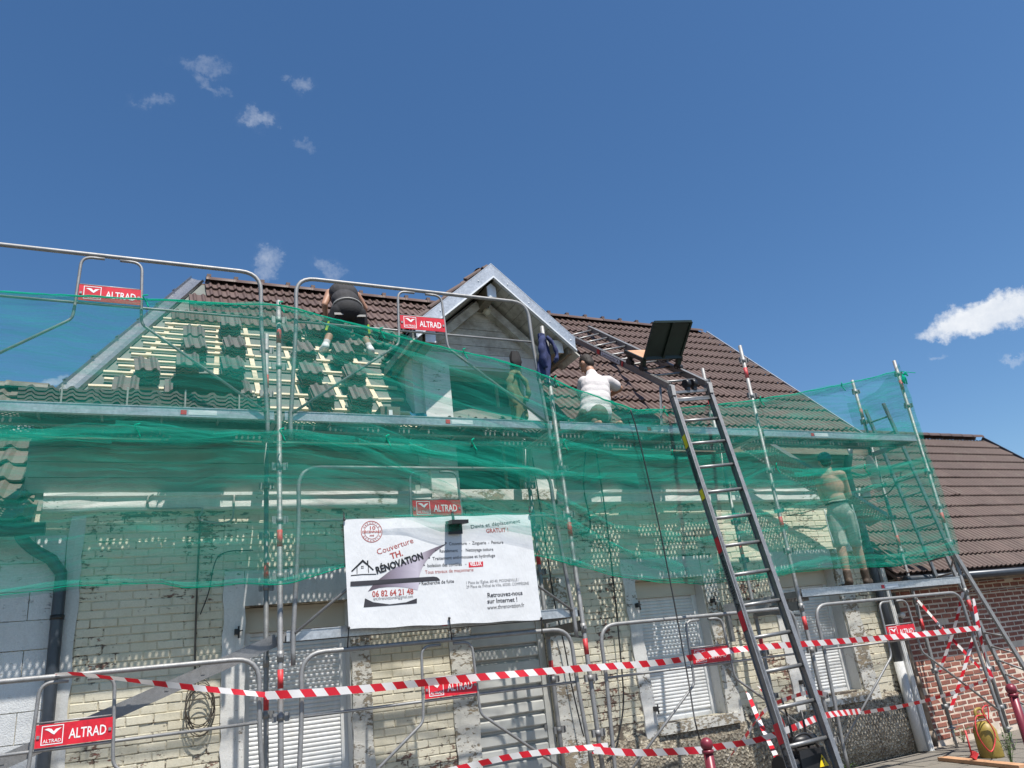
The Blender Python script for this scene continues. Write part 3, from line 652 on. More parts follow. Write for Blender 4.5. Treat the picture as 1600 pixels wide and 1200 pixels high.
# ------------------------------------------------------------------ neighbours
nb = empty('house', (12, 1.3, 0), 'low red brick outbuilding with brown tiled roof right of the old house', 'house', 'houses along the street')
YN = 1.25; TN = 1.0; RN = 2.45 - TN * .9; NX0, NX1 = XC + .02, 16.95; YNE, YNR = .78, 4.05
mb = MB(); mb.box2((NX0, YN + .004, 0), (NX1 - .2, 7, 2.3)); mb.prism([(NX1 - .45, YN + .1, 2.3), (NX1 - .45, 6.9, 2.3), (NX1 - .45, YNR, TN * YNR + RN - .2)], (.25, 0, 0)); part('wall', mb, 'mortar', nb)
brick_field(nb, [(NX0, 15.5, 0.02, 2.22)], YN, 'red_brick', 300, 31, .076, .20, (), .056, .02)
mb = MB(); mb.prism([(NX0, YNE, TN * YNE + RN - .05), (NX1, YNE, TN * YNE + RN - .05), (NX1, YNR, TN * YNR + RN - .05), (NX0, YNR, TN * YNR + RN - .05)], (0, .02, -.05))
mb.prism([(NX0, YNR, TN * YNR + RN - .05), (NX1, YNR, TN * YNR + RN - .05), (NX1, 7.3, 2.3), (NX0, 7.3, 2.3)], (0, 0, -.05)); nroof = part('roof', mb, 'tile_side', nb)
sp = []; A45 = math.atan(TN)
k = 0
while YNE + k * G * math.cos(A45) < YNR - .15:
    yy = YNE + k * G * math.cos(A45)
    for c in range(40):
        x = NX1 - .12 - c * .23
        if x > NX0 + .06: sp.append((x, yy, TN * yy + RN))
    k += 1
laid_tiles(nroof, TILE_SIDE, 'tile', sp, 300, A45 - .06, 1.0, 8)
x = NX0 + .1
while x < NX1 - .2: piece('ridge_tile', RIDGE_SIDE, nroof, (x, YNR, TN * YNR + RN - .0), (0, -.03, 0)); x += .385
mb = MB(); mb.bar((NX1 + .01, YNE, TN * YNE + RN), (NX1 + .01, YNR, TN * YNR + RN), .04, .12); part('verge', mb, 'dark_pipe', nroof)
mb = MB(); mb.tube([(NX0 + .1, YNE - .03, TN * YNE + RN - .09), (NX1, YNE - .03, TN * YNE + RN - .09)], .055, 8); part('gutter', mb, 'dark_pipe', nb)
mb = MB(); mb.box2((NX0, .86, 2.22), (NX1 - .1, YN + .02, 2.27)); part('eave_boards', mb, 'wood_old', nb)
for z in (2.18, 2.02): mb = MB(); mb.tube([(NX0 + .4, YN - .03, z - .04), (12, YN - .03, z), (16, YN - .03, z + .02)], .008, 6); part('cable', mb, 'wire_grey', nb)

lb = empty('house', (-4.5, YW, 0), 'lower house with white block wall and old grey tiled roof at left', 'house', 'houses along the street')
TL = .9; RL = 3.41 - TL * .85; LX = -2.0; YLE, YLR = .78, 3.12
mb = MB(); mb.box2((-8, YW + .01, 0), (-1.73, 6, 3.22)); part('wall', mb, 'mortar_paint', lb)
rd = random.Random(2)
for k in range(13):
    z = .02 + k * .25; x = -1.735 - (0 if k % 2 else .25)
    mb0 = [] 
    if k % 2 == 0: mb = MB(); mb.box2((-1.98, YW - .008 + rd.uniform(-.003, .003), z), (-1.735, YW + .02, z + .244)); part('block', mb, 'block', lb)
    while x > -3.4:
        mb = MB(); mb.box2((x - .495, YW - .008 + rd.uniform(-.003, .003), z + rd.uniform(0, .002)), (x - .002, YW + .02, z + .244)); part('block', mb, 'block', lb); x -= .5
mb = MB(); mb.prism([(-8, YLE, TL * YLE + RL - .05), (LX, YLE, TL * YLE + RL - .05), (LX - .2, YLR, TL * YLR + RL - .05), (-8, YLR, TL * YLR + RL - .05)], (0, .02, -.05))
mb.prism([(-8, YLR, TL * YLR + RL - .05), (LX - .2, YLR, TL * YLR + RL - .05), (LX - .2, 6.2, 3.0), (-8, 6.2, 3.0)], (0, 0, -.05)); lroof = part('roof', mb, 'tile_old', lb)
sp = []; AL = math.atan(TL); k = 0
while YLE + k * .36 * math.cos(AL) < YLR - .1:
    yy = YLE + k * .36 * math.cos(AL)
    for c in range(7): sp.append((LX - .21 - c * .42 - (yy - YLE) * .08, yy, TL * yy + RL))
    k += 1
laid_tiles(lroof, TILE_OLD, 'tile', sp, 300, AL - .07, 1.6, 6)
for c in range(5): piece('ridge_tile', RIDGE_OLD, lroof, (LX - .66 - c * .4, YLR, TL * YLR + RL), (0, .02, 0))
mb = MB(); mb.tube([(-8, YLE - .06, 3.27), (LX + .12, YLE - .06, 3.25)], .06, 10); part('gutter', mb, 'dark_pipe', lb)
pts = catmull([at(30, 812, .85), at(33, 838, .88), at(52, 860, .95), at(82, 874, 1.0), at(96, 896, 1.02), at(96, 930, 1.02), at(88, 980, 1.02), at(78, 1080, 1.02), at(66, 1200, 1.02)], 5)
xx = at(88, 980, 1.02).x; pts = catmull([at(30, 812, .85), at(33, 838, .88), at(52, 858, .95), at(80, 874, 1.0)], 6) + catmull([V((xx + .0, 1.02, at(92, 905, 1.02).z + .05)), V((xx, 1.02, 2.4)), V((xx, 1.02, 1.2)), V((xx, 1.02, .05))], 4)
mb = MB(); mb.tube(pts, .052, 12); dp = part('downpipe', mb, 'dark_pipe', lb)
for z in (2.5, 1.2): mb = MB(); mb.tube([(xx, 1.02, z), (xx, 1.02, z + .04)], .058, 12); part('bracket', mb, 'black', dp)
# ------------------------------------------------------------------ scaffold
BAY, WID = 2.975, .797
D1, D2 = 2.08, 4.08                                   # undersides of the two working levels
def post_mesh():
    parts = {}
    b = MB(); b.tube([(0, 0, .32), (0, 0, 1.0), (0, 0, 5.34)], .0242, 10); parts['pole'] = b
    c = MB(); c.box((0, 0, .006), (.15, .15, .012)); c.tube([(0, 0, .01), (0, 0, .36)], .017, 8); c.tube([(0, 0, .26), (0, 0, .29)], .034, 8); c.box((0, 0, .275), (.16, .02, .015)); parts['base_jack'] = c
    k = MB()
    k.tube([(0, 0, 0), (0, 0, .055)], .03, 10)
    for s in (-1, 1): k.box((s * .05, 0, .028), (.035, .012, .07)); k.box((s * .066, -.012, .03), (.008, .035, .06))
    k.box((0, .045, .028), (.012, .03, .06)); parts['coupler'] = k
    r = MB(); r.tube([(0, 0, 0), (0, 0, .15)], .0247, 12); parts['red_band'] = r
    j = MB(); j.tube([(0, 0, 0), (0, 0, .09)], .029, 10); j.box((0, -.032, .05), (.03, .02, .03)); parts['joint'] = j
    return parts
PM = {k: b.mesh(k, M_({'pole': 'galv', 'base_jack': 'galv', 'coupler': 'galv', 'red_band': 'red_band', 'joint': 'galv'}[k])) for k, b in post_mesh().items()}
POSTL = {(0, 0): 'front scaffold post left of the white banner, green net tied at its top', (1, 0): 'front scaffold post right of the white banner', (2, 0): 'front scaffold post right of the hoist ladder', (3, 0): 'outermost front scaffold post at the right end of the net',
         (0, 1): 'rear scaffold post against the wall beside the left door', (1, 1): 'rear scaffold post by the dormer with a khaki jacket hung on it', (2, 1): 'rear scaffold post behind the hoist ladder', (3, 1): 'rear scaffold post at the right corner of the old house',
         (-1, 0): 'front scaffold post at far left beyond the net edge', (-1, 1): 'rear scaffold post at far left by the block wall'}
for i in range(-1, 4):
    for j in range(2):
        p = empty('scaffold_post', (i * BAY, j * WID, 0), POSTL[(i, j)], 'scaffold post', 'scaffold posts')
        dz = .02 * j
        for n in ('pole', 'base_jack'): link(n, PM[n], p)
        for z in (5.10, 4.60, 3.60, 3.10, 2.60, 1.46, .96, .5): link('coupler', PM['coupler'], p, (0, 0, z + dz))
        for z in (4.87, 2.89, 1.71): link('red_band', PM['red_band'], p, (0, 0, z - .16 * j))
        link('joint', PM['joint'], p, (0, 0, 1.92))
# guardrail frames: one built, the rest copied
def frame():
    o = empty('guardrail_frame', (0, 0, 0), 'x', 'guardrail', 'guardrail frames of the scaffold')
    b = MB(); b.tube(rounded([(.10, 0, -.2), (.10, 0, .0), (.165, 0, 1.05), (.165, 0, 1.53), (2.80, 0, 1.53), (2.80, 0, 1.05), (2.865, 0, 0), (2.865, 0, -.2)], .2, 6), .0205, 10); part('top_rail', b, 'galv', o)
    b = MB(); b.tube([(.165, 0, 1.03), (2.80, 0, 1.03)], .0125, 8); part('mid_rail', b, 'galv', o)
    for s in (0, 1):
        f = (lambda x: x) if not s else (lambda x: 2.965 - x)
        b = MB(); b.tube(rounded([(f(1.42), -.012, 1.492), (f(1.235), -.012, 1.492), (f(1.215), -.012, .95), (f(1.205), -.012, .86), (f(.115), -.012, .06)], .13, 6), .0135, 8); part('hoop', b, 'galv', o)
    b = MB(); b.box((1.4875, -.02, 1.125), (.50, .006, .155)); s = part('sign_plate', b, 'red', o)
    b = MB(); b.tube([(1.225, 0, 1.215), (1.75, 0, 1.215)], .008, 6); part('sign_bar', b, 'galv', o)
    t = MB(); text(t, 'ALTRAD', (1.452, -.0245, 1.088), (1, 0, 0), (0, 0, 1), .098, 0, .012, 'LEFT', 1.0, .245); part('lettering', t, 'white', s)
    l = MB(); y = -.0245
    x0, x1, z0, z1, w = 1.275, 1.415, 1.062, 1.192, .006
    for a, c in (((x0, z0), (x1, z0 + w)), ((x0, z1 - w), (x1, z1)), ((x0, z0 + w), (x0 + w, z1 - w)), ((x1 - w, z0 + w), (x1, z1 - w))): l.add([(a[0], y, a[1]), (c[0], y, a[1]), (c[0], y, c[1]), (a[0], y, c[1])], [(0, 1, 2, 3)])
    bird = [(1.292, 1.168), (1.315, 1.174), (1.338, 1.168), (1.352, 1.150), (1.366, 1.166), (1.402, 1.172), (1.378, 1.152), (1.356, 1.128), (1.340, 1.138), (1.318, 1.156)]
    l.add([(a, y, c) for a, c in bird], [(0, 1, 2, 9), (2, 3, 8, 9), (3, 7, 8), (3, 4, 6, 7), (4, 5, 6)])
    text(l, 'ALTRAD', (1.288, y, 1.076), (1, 0, 0), (0, 0, 1), .034, 0, .006, 'LEFT', 1.0, .115); part('logo', l, 'white', s)
    for x in (1.255, 1.72): k = MB(); k.box((x, -.026, 1.12), (.02, .008, .022)); part('clip', k, 'galv', s)
    return o
FR0 = frame()
FRL = [(-1, 4.08, 'topmost scaffold guardrail at left, against the sky, red sign under its top rail'), (0, 4.08, 'top level guardrail in front of the dormer gable, red sign beside the bargeboard'), (0, 2.08, 'middle level guardrail behind the net just above the white banner'),
       (-1, .44, 'street level guardrail at left in front of the dark downpipe'), (0, .44, 'street level guardrail under the white banner, tape crossing its red sign'), (1, .44, 'street level guardrail crossed by the hoist ladder in front of a roller shutter'), (2, .44, 'street level guardrail at right below the shirtless worker')]
for n, (i, z, lab) in enumerate(FRL):
    o = FR0 if n == 0 else copy_tree(FR0)
    o.location = (i * BAY, -.035, z); o['label'] = lab
# decks
def plank_mesh(seed=0):
    L, W, P = 2.90, .32, .0555; mb = MB(); ny = 11; py = W / ny; r = .0112
    o8 = [(-1, -1), (0, -1), (1, -1), (1, 0), (1, 1), (0, 1), (-1, 1), (-1, 0)]
    for j in range(ny):
        off = (j % 2) * P / 2; nx = int((L - off) / P); cy = -W / 2 + (j + .5) * py; xa = -L / 2 + off
        for i in range(nx):
            cx = xa + (i + .5) * P
            ov = [(cx + a * P / 2, cy + b * py / 2, 0) for a, b in o8]; iv = [(cx + r * math.cos(math.atan2(b, a)), cy + r * math.sin(math.atan2(b, a)), 0) for a, b in o8]
            if noise.noise(V((cx * 2.6, cy * 7, seed * 5.3))) + .35 * noise.noise(V((cx * 19, cy * 30, seed))) > .30: mb.add(ov, [tuple(range(8))])     # closed cells added to break up the light dots cast on the wall
            else: mb.add(ov + iv, [(k, (k + 1) % 8, 8 + (k + 1) % 8, 8 + k) for k in range(8)])
        for x0, x1 in ((-L / 2, xa), (xa + nx * P, L / 2)):
            if x1 - x0 > 1e-4: mb.add([(x0, cy - py / 2, 0), (x1, cy - py / 2, 0), (x1, cy + py / 2, 0), (x0, cy + py / 2, 0)], [(0, 1, 2, 3)])
    for s in (-1, 1): mb.box((0, s * (W / 2 + .0035), -.031), (L, .005, .068)); mb.box((0, s * (W / 2 - .012), -.064), (L, .022, .004))
    for x in (-L / 2 - .003, L / 2 + .003): mb.box((x, 0, -.03), (.006, W, .05)); 
    for i in range(1, 6): mb.box((-L / 2 + i * L / 6, 0, -.022), (.02, W - .05, .03))
    return mb.mesh('plank', M_('galv_dark'))
PLANKS = [plank_mesh(k) for k in range(4)]; PLANK = PLANKS[0]
def deck(i, z, lab, plate=.3, rows=(.20, .53)):
    o = empty('scaffold_deck', (i * BAY + BAY / 2, WID / 2, z), lab, 'scaffold deck', 'scaffold decks')
    for y in rows: link('plank', random.choice(PLANKS), o, (0, y - WID / 2, .078))
    b = MB(); x0, x1 = i * BAY + .05, (i + 1) * BAY - .05
    b.box2((x0, -.012, z), (x1, -.004, z + .085)); b.box2((x0, -.004, z + .0), (x1, .03, z + .005)); b.box2((x0, -.018, z + .08), (x1, .012, z + .088)); part('edge_rail', b, 'zinc', o)
    for x in (i * BAY + .03, (i + 1) * BAY - .03): b = MB(); b.bar((x, .03, z + .035), (x, WID - .03, z + .035), .045, .06); part('transom', b, 'galv', o)
    x = i * BAY + BAY * plate; b = MB(); b.box((x + .16, -.0135, z + .04), (.24, .003, .045)); s = part('label_plate', b, 'sticker', o)
    b = MB(); b.box((x, -.0145, z + .04), (.05, .004, .042)); part('logo', b, 'red', s)
    return o
deck(-1, D2, 'upper steel deck at left carrying bundles of roof tiles', .72); deck(0, D2, 'upper steel deck in front of the dormer window', .57); deck(1, D2, 'upper steel deck where the worker in white kneels', .42); deck(2, D2, 'upper steel deck at the right end under the net', .3, (.20,))
deck(0, D1, 'lower steel deck directly under the white banner', .5, (.20,)); deck(2, D1, 'lower steel deck on which the shirtless worker stands', .48, (.20,))
for i, lab in ((1, 'bare cross bracket spanning the posts right of the banner'), (2, 'bare cross bracket behind the hoist ladder at lower deck height')):
    b = MB(); b.bar((i * BAY + (.0 if i == 1 else -.0), .03, D1 + .03 - .12), (i * BAY, WID - .03, D1 - .09), .05, .10); b.bar((i * BAY, .05, D1 - .2), (i * BAY, WID - .2, D1 - .12), .02, .02); solo('cross_bracket', b, 'galv_dark', lab, 'bracket')
b = MB(); b.bar((2 * BAY - .42, .86, D1 - .02), (2 * BAY + .35, .2, D1 + .03), .05, .13); b.bar((2 * BAY - .40, .84, D1 - .4), (2 * BAY - .40, .84, D1 - .05), .05, .05); solo('timber_bracket', b, 'galv_dark', 'grey steel beam end poking out behind the hoist ladder at deck height', 'beam')
a, c = at(-140, 1255, .12), at(432, 1000, .12)
b = MB(); d = (c - a).normalized(); nn = d.cross(V((0, 1, 0))).normalized()
b.bar(a, c, .006, .105, (0, 0, 1)); b.bar(a - nn * .05 + V((0, .03, 0)), c - nn * .05 + V((0, .03, 0)), .06, .006, (0, 0, 1)); b.bar(a + nn * .05 + V((0, .03, 0)), c + nn * .05 + V((0, .03, 0)), .06, .006, (0, 0, 1))
for q in range(8): b.box(a + (c - a) * (.1 + q * .11) + V((0, -.006, 0)), (.03, .004, .03))
solo('steel_channel', b, 'galv_dark', 'sloping steel channel rising to the post left of the banner', 'steel beam')
# perforated stair flap hanging from the upper deck to the right
q0, q1, q2, q3 = at(1150, 702, .80), at(1352, 824, .80), at(1396, 800, .46), at(1188, 688, .46)
ux = (q1 - q0).normalized(); uy = (q3 - q0); uy = (uy - ux * uy.dot(ux)).normalized(); uz = ux.cross(uy)
R = Matrix((ux, uy, uz)).transposed().to_4x4(); R.translation = (q0 + q1 + q2 + q3) / 4
st = link('stair_flap', PLANK); st.matrix_world = R @ Matrix.Diagonal(((q1 - q0).length / 2.9, 1.0, 1, 1)); tag(st, 'perforated steel hatch hanging down slantwise from the upper deck beside the shirtless worker', 'deck hatch')

# ------------------------------------------------------------------ ladders
def ladder(name, l0, l1, r0, r1, n, label, mat='alu', sec=(.025, .065), rung=.014, up=None, cat='ladder', start=.12):
    l0, l1, r0, r1 = map(V, (l0, l1, r0, r1)); o = empty(name, (l0 + r0) / 2, label, cat)
    nrm = up or (l1 - l0).cross(r0 - l0).normalized()
    for a, c in ((l0, l1), (r0, r1)):
        m_ = MB(); m_.bar(a, c, sec[0], sec[1], nrm); part('rail', m_, mat, o)
    for k in range(n):
        t = (k + start) / n; m_ = MB(); m_.tube([l0.lerp(l1, t), r0.lerp(r1, t)], rung, 8); part('rung', m_, mat, o)
    return o
ladder('ladder', at(1465, 905, .70), at(1352, 640, .70), at(1500, 895, .34), at(1380, 630, .34), 11, 'aluminium ladder standing on the lower deck, rising through the right end of the net')
ladder('ladder', at(1602, 1120, .35), at(1478, 868, .35), at(1672, 1160, -.05), at(1478, 842, -.05), 12, 'weathered aluminium ladder leaning outward from the right end of the scaffold to the ground', 'galv', (.03, .07))
# hoist ladder: lower run to the eaves, upper run over the roof
K_L, K_R = at(1046, 604, -.16), at(1104, 600, -.16)
F_L, F_R = at(1237, 1200, -1.42), at(1310, 1200, -1.42)
F_L = F_L + (F_L - K_L) * (F_L.z - .03) / (K_L.z - F_L.z); F_R = F_R + (F_R - K_R) * (F_R.z - .03) / (K_R.z - F_R.z)
U_L = at(900, 531, 2.75); U_L = K_L + (U_L - K_L) * 1.17; U_R = U_L + (K_R - K_L) * 1.0 + V((0, .12, .16))
NL = (K_R - K_L).cross(F_L - K_L).normalized(); NU = (K_R - K_L).cross(U_L - K_L).normalized(); NU = NU if NU.z > 0 else -NU
NL = NL if NL.y < 0 else -NL
hoist = empty('hoist_ladder', (F_L + F_R) / 2, 'long aluminium hoist ladder bent over the eaves and running up the roof', 'ladder')
RH = .086
for a, c, nn in ((F_L, K_L, NL), (F_R, K_R, NL), (K_L, U_L, NU), (K_R, U_R, NU)):
    m_ = MB(); m_.bar(a, c, .03, RH, nn)
    for s in (-1, 1): m_.bar(a + nn * s * (RH / 2 - .006), c + nn * s * (RH / 2 - .006), .048, .012, nn)
    part('rail', m_, 'alu', hoist)
for k in range(15):
    t = .025 + k / 15; m_ = MB(); m_.tube([F_L.lerp(K_L, t), F_R.lerp(K_R, t)], .019, 8); part('rung', m_, 'alu', hoist)
for k in range(11):
    t = .06 + k / 11.2; m_ = MB(); m_.tube([K_L.lerp(U_L, t), K_R.lerp(U_R, t)], .015, 8); part('rung', m_, 'alu', hoist)
for t in (.02, .045): m_ = MB(); m_.bar(K_L.lerp(F_L, t) , K_R.lerp(F_R, t), .025, .03); part('rung', m_, 'alu', hoist)
ac = (K_R - K_L).normalized()
for f in (.42, .6): m_ = MB(); c_ = K_L.lerp(K_R, f) + NL * .03; m_.tube([c_ - ac * .03, c_ + ac * .03], .055, 12); m_.box(c_ + V((0, 0, -.04)), (.05, .05, .09)); part('pulley', m_, 'black', hoist)
m_ = MB(); m_.bar(K_L.lerp(U_L, -.01) - NU * .0, K_L.lerp(F_L, .035), .045, .12, NU); part('knee_joint', m_, 'galv', hoist); m_ = MB(); m_.bar(K_R.lerp(U_R, -.01), K_R.lerp(F_R, .035), .045, .12, NU); part('knee_joint', m_, 'galv', hoist)
m_ = MB(); m_.bar(K_L.lerp(U_L, .06) - NU * .05, K_L.lerp(F_L, .10) + V((-.12, .2, -.02)), .02, .03); part('strut', m_, 'galv_dark', hoist)
# printed name and red marks on the left rail of the lower run and upper run
def on_rail(a, c, out_, t0, t1, mat, s=None, h=.07):
    m_ = MB(); p, q = a.lerp(c, t0) + out_, a.lerp(c, t1) + out_; x = (q - p).normalized(); yv = out_.normalized().cross(x) 
    if s: text(m_, s, p - yv * .024, x, yv, h, 0, .01, 'LEFT', 1.0, (q - p).length)
    else: m_.add([p - yv * .043, q - yv * .043, q + yv * .043, p + yv * .043], [(0, 1, 2, 3)])
    return part('lettering' if s else 'mark', m_, mat, hoist)
oL = -ac * .0262 if False else NL * (RH / 2 + .0025)
side = -ac
def face_strip(a, c, t0, t1, mat, out_, w, s=None, h=.06):
    m_ = MB(); p, q = a.lerp(c, t0), a.lerp(c, t1); x = (q - p).normalized(); wv = out_[1].normalized(); o_ = out_[0]
    p, q = p + o_, q + o_
    if s:
        text(m_, s, p - wv * h * .35, x, wv, h, 0, .012, 'LEFT', 1.0, (q - p).length)
    else: m_.add([p - wv * w, q - wv * w, q + wv * w, p + wv * w], [(0, 1, 2, 3)])
    return part('lettering' if s else 'mark', m_, mat, hoist)
sf = (side * .0262, -NL)     # left side face of the left rail
for t in (.335, .375): pass
L2 = K_L
face_strip(K_L, F_L, .42, .455, 'red', (side * .0262, NL), .036); face_strip(K_L, F_L, .585, .625, 'red', (side * .0262, NL), .036)
face_strip(K_L, F_L, .80, .835, 'red', (side * .0262, NL), .036)
face_strip(K_L, F_L, .46, .58, 'cable', (side * .0263, NL), .03, 'Lemmerlin A', .075)
face_strip(K_L, F_L, .195, .29, 'cable', (side * .0263, NL), .03, 'Lemmerlin A', .075)
face_strip(K_L, F_L, .84, .97, 'cable', (side * .0263, NL), .03, 'Lemmerlin A', .075)
face_strip(K_L, F_L, .15, .185, 'yellow', (side * .0262, NL), .03); face_strip(K_L, F_L, .30, .325, 'yellow', (side * .0262, NL), .03)
face_strip(K_L, U_L, .345, .36, 'red', (side * .0262, NU), .036); face_strip(K_L, U_L, .57, .60, 'red', (side * .0262, NU), .036)
face_strip(K_L, U_L, .375, .555, 'sticker', (side * .026, NU), .03); 
m_ = MB(); p_ = K_L.lerp(U_L, .545) + side * .0268; q_ = K_L.lerp(U_L, .385) + side * .0268; text(m_, 'Lemmerlin A', p_ - NU * .02, (q_ - p_), NU, .055, 0, .01, 'LEFT', 1.0, (q_ - p_).length); part('lettering', m_, 'cable', hoist)
# carriage on the upper run
xu = (U_L - K_L).normalized(); mid = lambda t: (K_L.lerp(U_L, t) + K_R.lerp(U_R, t)) / 2
Wd = (K_R - K_L).length
t_n = .185
c0 = K_L.lerp(U_L, t_n) + NU * .20; 
car = empty('hoist_carriage', c0 + ac * Wd / 2, 'dark green tipping carriage with a plywood bed riding on the hoist ladder', 'hoist carriage')
ey_ = ac; ez_ = NU
def cp(u, v, w): return c0 + xu * u + ey_ * v + ez_ * w
lean = .13
m_ = MB()
A, B_, C_, D_ = cp(0, -.01, 0), cp(0, Wd + .0, 0), cp(-lean, Wd + .05, .49), cp(-lean, .03, .49)
m_.prism([A, B_, C_, D_], xu * .02); m_.bar(A, D_, .03, .03); m_.bar(B_, C_, .03, .03); m_.bar(D_, C_, .03, .03); m_.bar((A + B_) / 2, (C_ + D_) / 2, .03, .05); m_.bar(A, B_, .04, .05)
part('back_gate', m_, 'dkgreen', car)
m_ = MB(); m_.prism([cp(.02, -.02, .0), cp(.62, -.02, .0), cp(.62, Wd + .02, .0), cp(.02, Wd + .02, .0)], -ez_ * .02); part('bed', m_, 'ply', car)
m_ = MB()
for v in (-.025, Wd + .025): m_.bar(cp(0, v, -.02), cp(.64, v, -.02), .03, .05, ez_)
part('bed_frame', m_, 'dkgreen', car)
for u in (.05, .5):
    for v in (0, Wd):
        m_ = MB(); m_.bar(cp(u, v, -.03), cp(u - .01, v, -.17), .05, .07); lg = part('leg', m_, 'dkgreen', car)
        m_ = MB(); w = cp(u - .02, v, -.135)
        for s in (-.045, .045): m_.tube([w + xu * s - ey_ * .03 + ez_ * .0, w + xu * s + ey_ * .03], .032, 10)
        part('wheel', m_, 'black', lg)
# winch at the foot
wz = F_L.lerp(F_R, .5).lerp((K_L + K_R) / 2, .045); win = empty('winch', wz, 'black electric winch with yellow warning triangle at the foot of the hoist ladder', 'winch')
wz = at(1258, 1190, -1.15); win.location = wz - V((0, 0, .2)); bpy.context.view_layer.update()
m_ = MB(); m_.box(wz, (.34, .26, .22), None, 0, .12); m_.tube([wz + V((-.3, 0, -.02)), wz + V((-.05, 0, -.02))], .11, 14); m_.tube([wz + V((-.12, -.02, .17)), wz + V((.15, -.02, .17))], .05, 10); part('motor', m_, 'black', win)
m_ = MB(); fz = wz + V((.09, -.131, .0)); m_.add([fz + V((-.055, 0, -.045)), fz + V((.055, 0, -.045)), fz + V((0, .005, .055))], [(0, 1, 2)]); wt = part('warning_sign', m_, 'yellow', win)
m_ = MB(); fz = fz + V((0, -.002, 0)); m_.add([fz + V(p) for p in ((-.006, 0, -.02), (.006, 0, -.02), (.010, .004, .025), (-.010, .004, .025))] , [(0, 1, 2, 3)]); m_.add([fz + V(p) for p in ((-.006, 0, -.036), (.006, 0, -.036), (.006, 0, -.026), (-.006, 0, -.026))], [(0, 1, 2, 3)]); part('lettering', m_, 'cable', wt)
m_ = MB()
for s in (-1, 1): m_.tube([wz + V((s * .08, 0, .1)), wz + V((s * .09, 0, .42))], .011, 8)
m_.tube([wz + V((-.09, 0, .38)), wz + V((-.13, -.02, .55))], .009, 6); m_.tube(catmull([wz + V((-.16, -.1, .1)), wz + V((-.2, -.14, .22)), wz + V((-.05, -.15, .24)), wz + V((.05, -.15, .12))], 5), .012, 6); part('handle', m_, 'black', win)

# ------------------------------------------------------------------ net
def net_mat(name, base, amp, col):
    M = Mat(name); t = M.t
    pos = M.geo.outputs['Position']
    w = M.n('ShaderNodeTexNoise'); w.inputs['Scale'].default_value = .9; w.inputs['Detail'].default_value = 3; M.l(pos, w.inputs['Vector'])
    sep = M.n('ShaderNodeSeparateXYZ'); M.l(pos, sep.inputs[0])
    slope = M.n('ShaderNodeAttribute', attribute_name='slant')
    z = M.math('ADD', M.math('ADD', sep.outputs['Z'], M.math('MULTIPLY', w.outputs['Fac'], .34)), M.math('MULTIPLY', sep.outputs['X'], slope.outputs['Fac']))
    cmb = M.n('ShaderNodeCombineXYZ'); M.l(M.math('MULTIPLY', sep.outputs['X'], 1.0), cmb.inputs[0]); M.l(z, cmb.inputs[2])
    a = M.noise(1.0, 5, .62, stretch=(1.3, 1, 17), src=cmb.outputs[0]); b = M.noise(1.0, 3, .55, stretch=(1.6, 1, 36), off=4, src=cmb.outputs[0])
    c = M.noise(1.0, 5, .65, stretch=(.55, 1, 7), off=8, src=cmb.outputs[0])
    st = M.math('ADD', M.math('MULTIPLY', M.ramp(a, [(.45, 0.0), (.68, 1.0)]), .45), M.math('MULTIPLY', M.ramp(b, [(.44, 0.0), (.62, 1.0)]), .45))
    st = M.math('ADD', st, M.math('MULTIPLY', M.ramp(c, [(.56, 0.0), (.70, 1.0)]), .8))
    dens = M.n('ShaderNodeAttribute', attribute_name='density')
    f = M.math('ADD', M.math('ADD', base, M.math('MULTIPLY', st, amp)), dens.outputs['Fac']); f = M.math('MINIMUM', M.math('MAXIMUM', f, 0.0), .93)
    tr = M.n('ShaderNodeBsdfTransparent'); di = M.n('ShaderNodeBsdfDiffuse'); tl = M.n('ShaderNodeBsdfTranslucent'); mx = M.n('ShaderNodeMixShader'); mm = M.n('ShaderNodeMixShader')
    di.inputs[0].default_value = col; tl.inputs[0].default_value = col; mx.inputs[0].default_value = .5
    M.l(di.outputs[0], mx.inputs[1]); M.l(tl.outputs[0], mx.inputs[2]); M.l(f, mm.inputs[0]); M.l(tr.outputs[0], mm.inputs[1]); M.l(mx.outputs[0], mm.inputs[2]); M.l(mm.outputs[0], M.o.inputs['Surface'])
    return M.m
MT['net'] = net_mat('green debris net', .185, .32, (.03, .45, .335, 1)); MT['net_hem'] = net_mat('gathered net hem', .74, .3, (.015, .55, .37, 1))
YNET = -.10; YB = -.165
def curve(px, y): 
    pts = [at(a, b, y) for a, b in px]; return [(p.x, p.z) for p in pts]
def set_attr(me, name, vals):
    a = me.attributes.new(name, 'FLOAT', 'POINT'); a.data.foreach_set('value', vals)
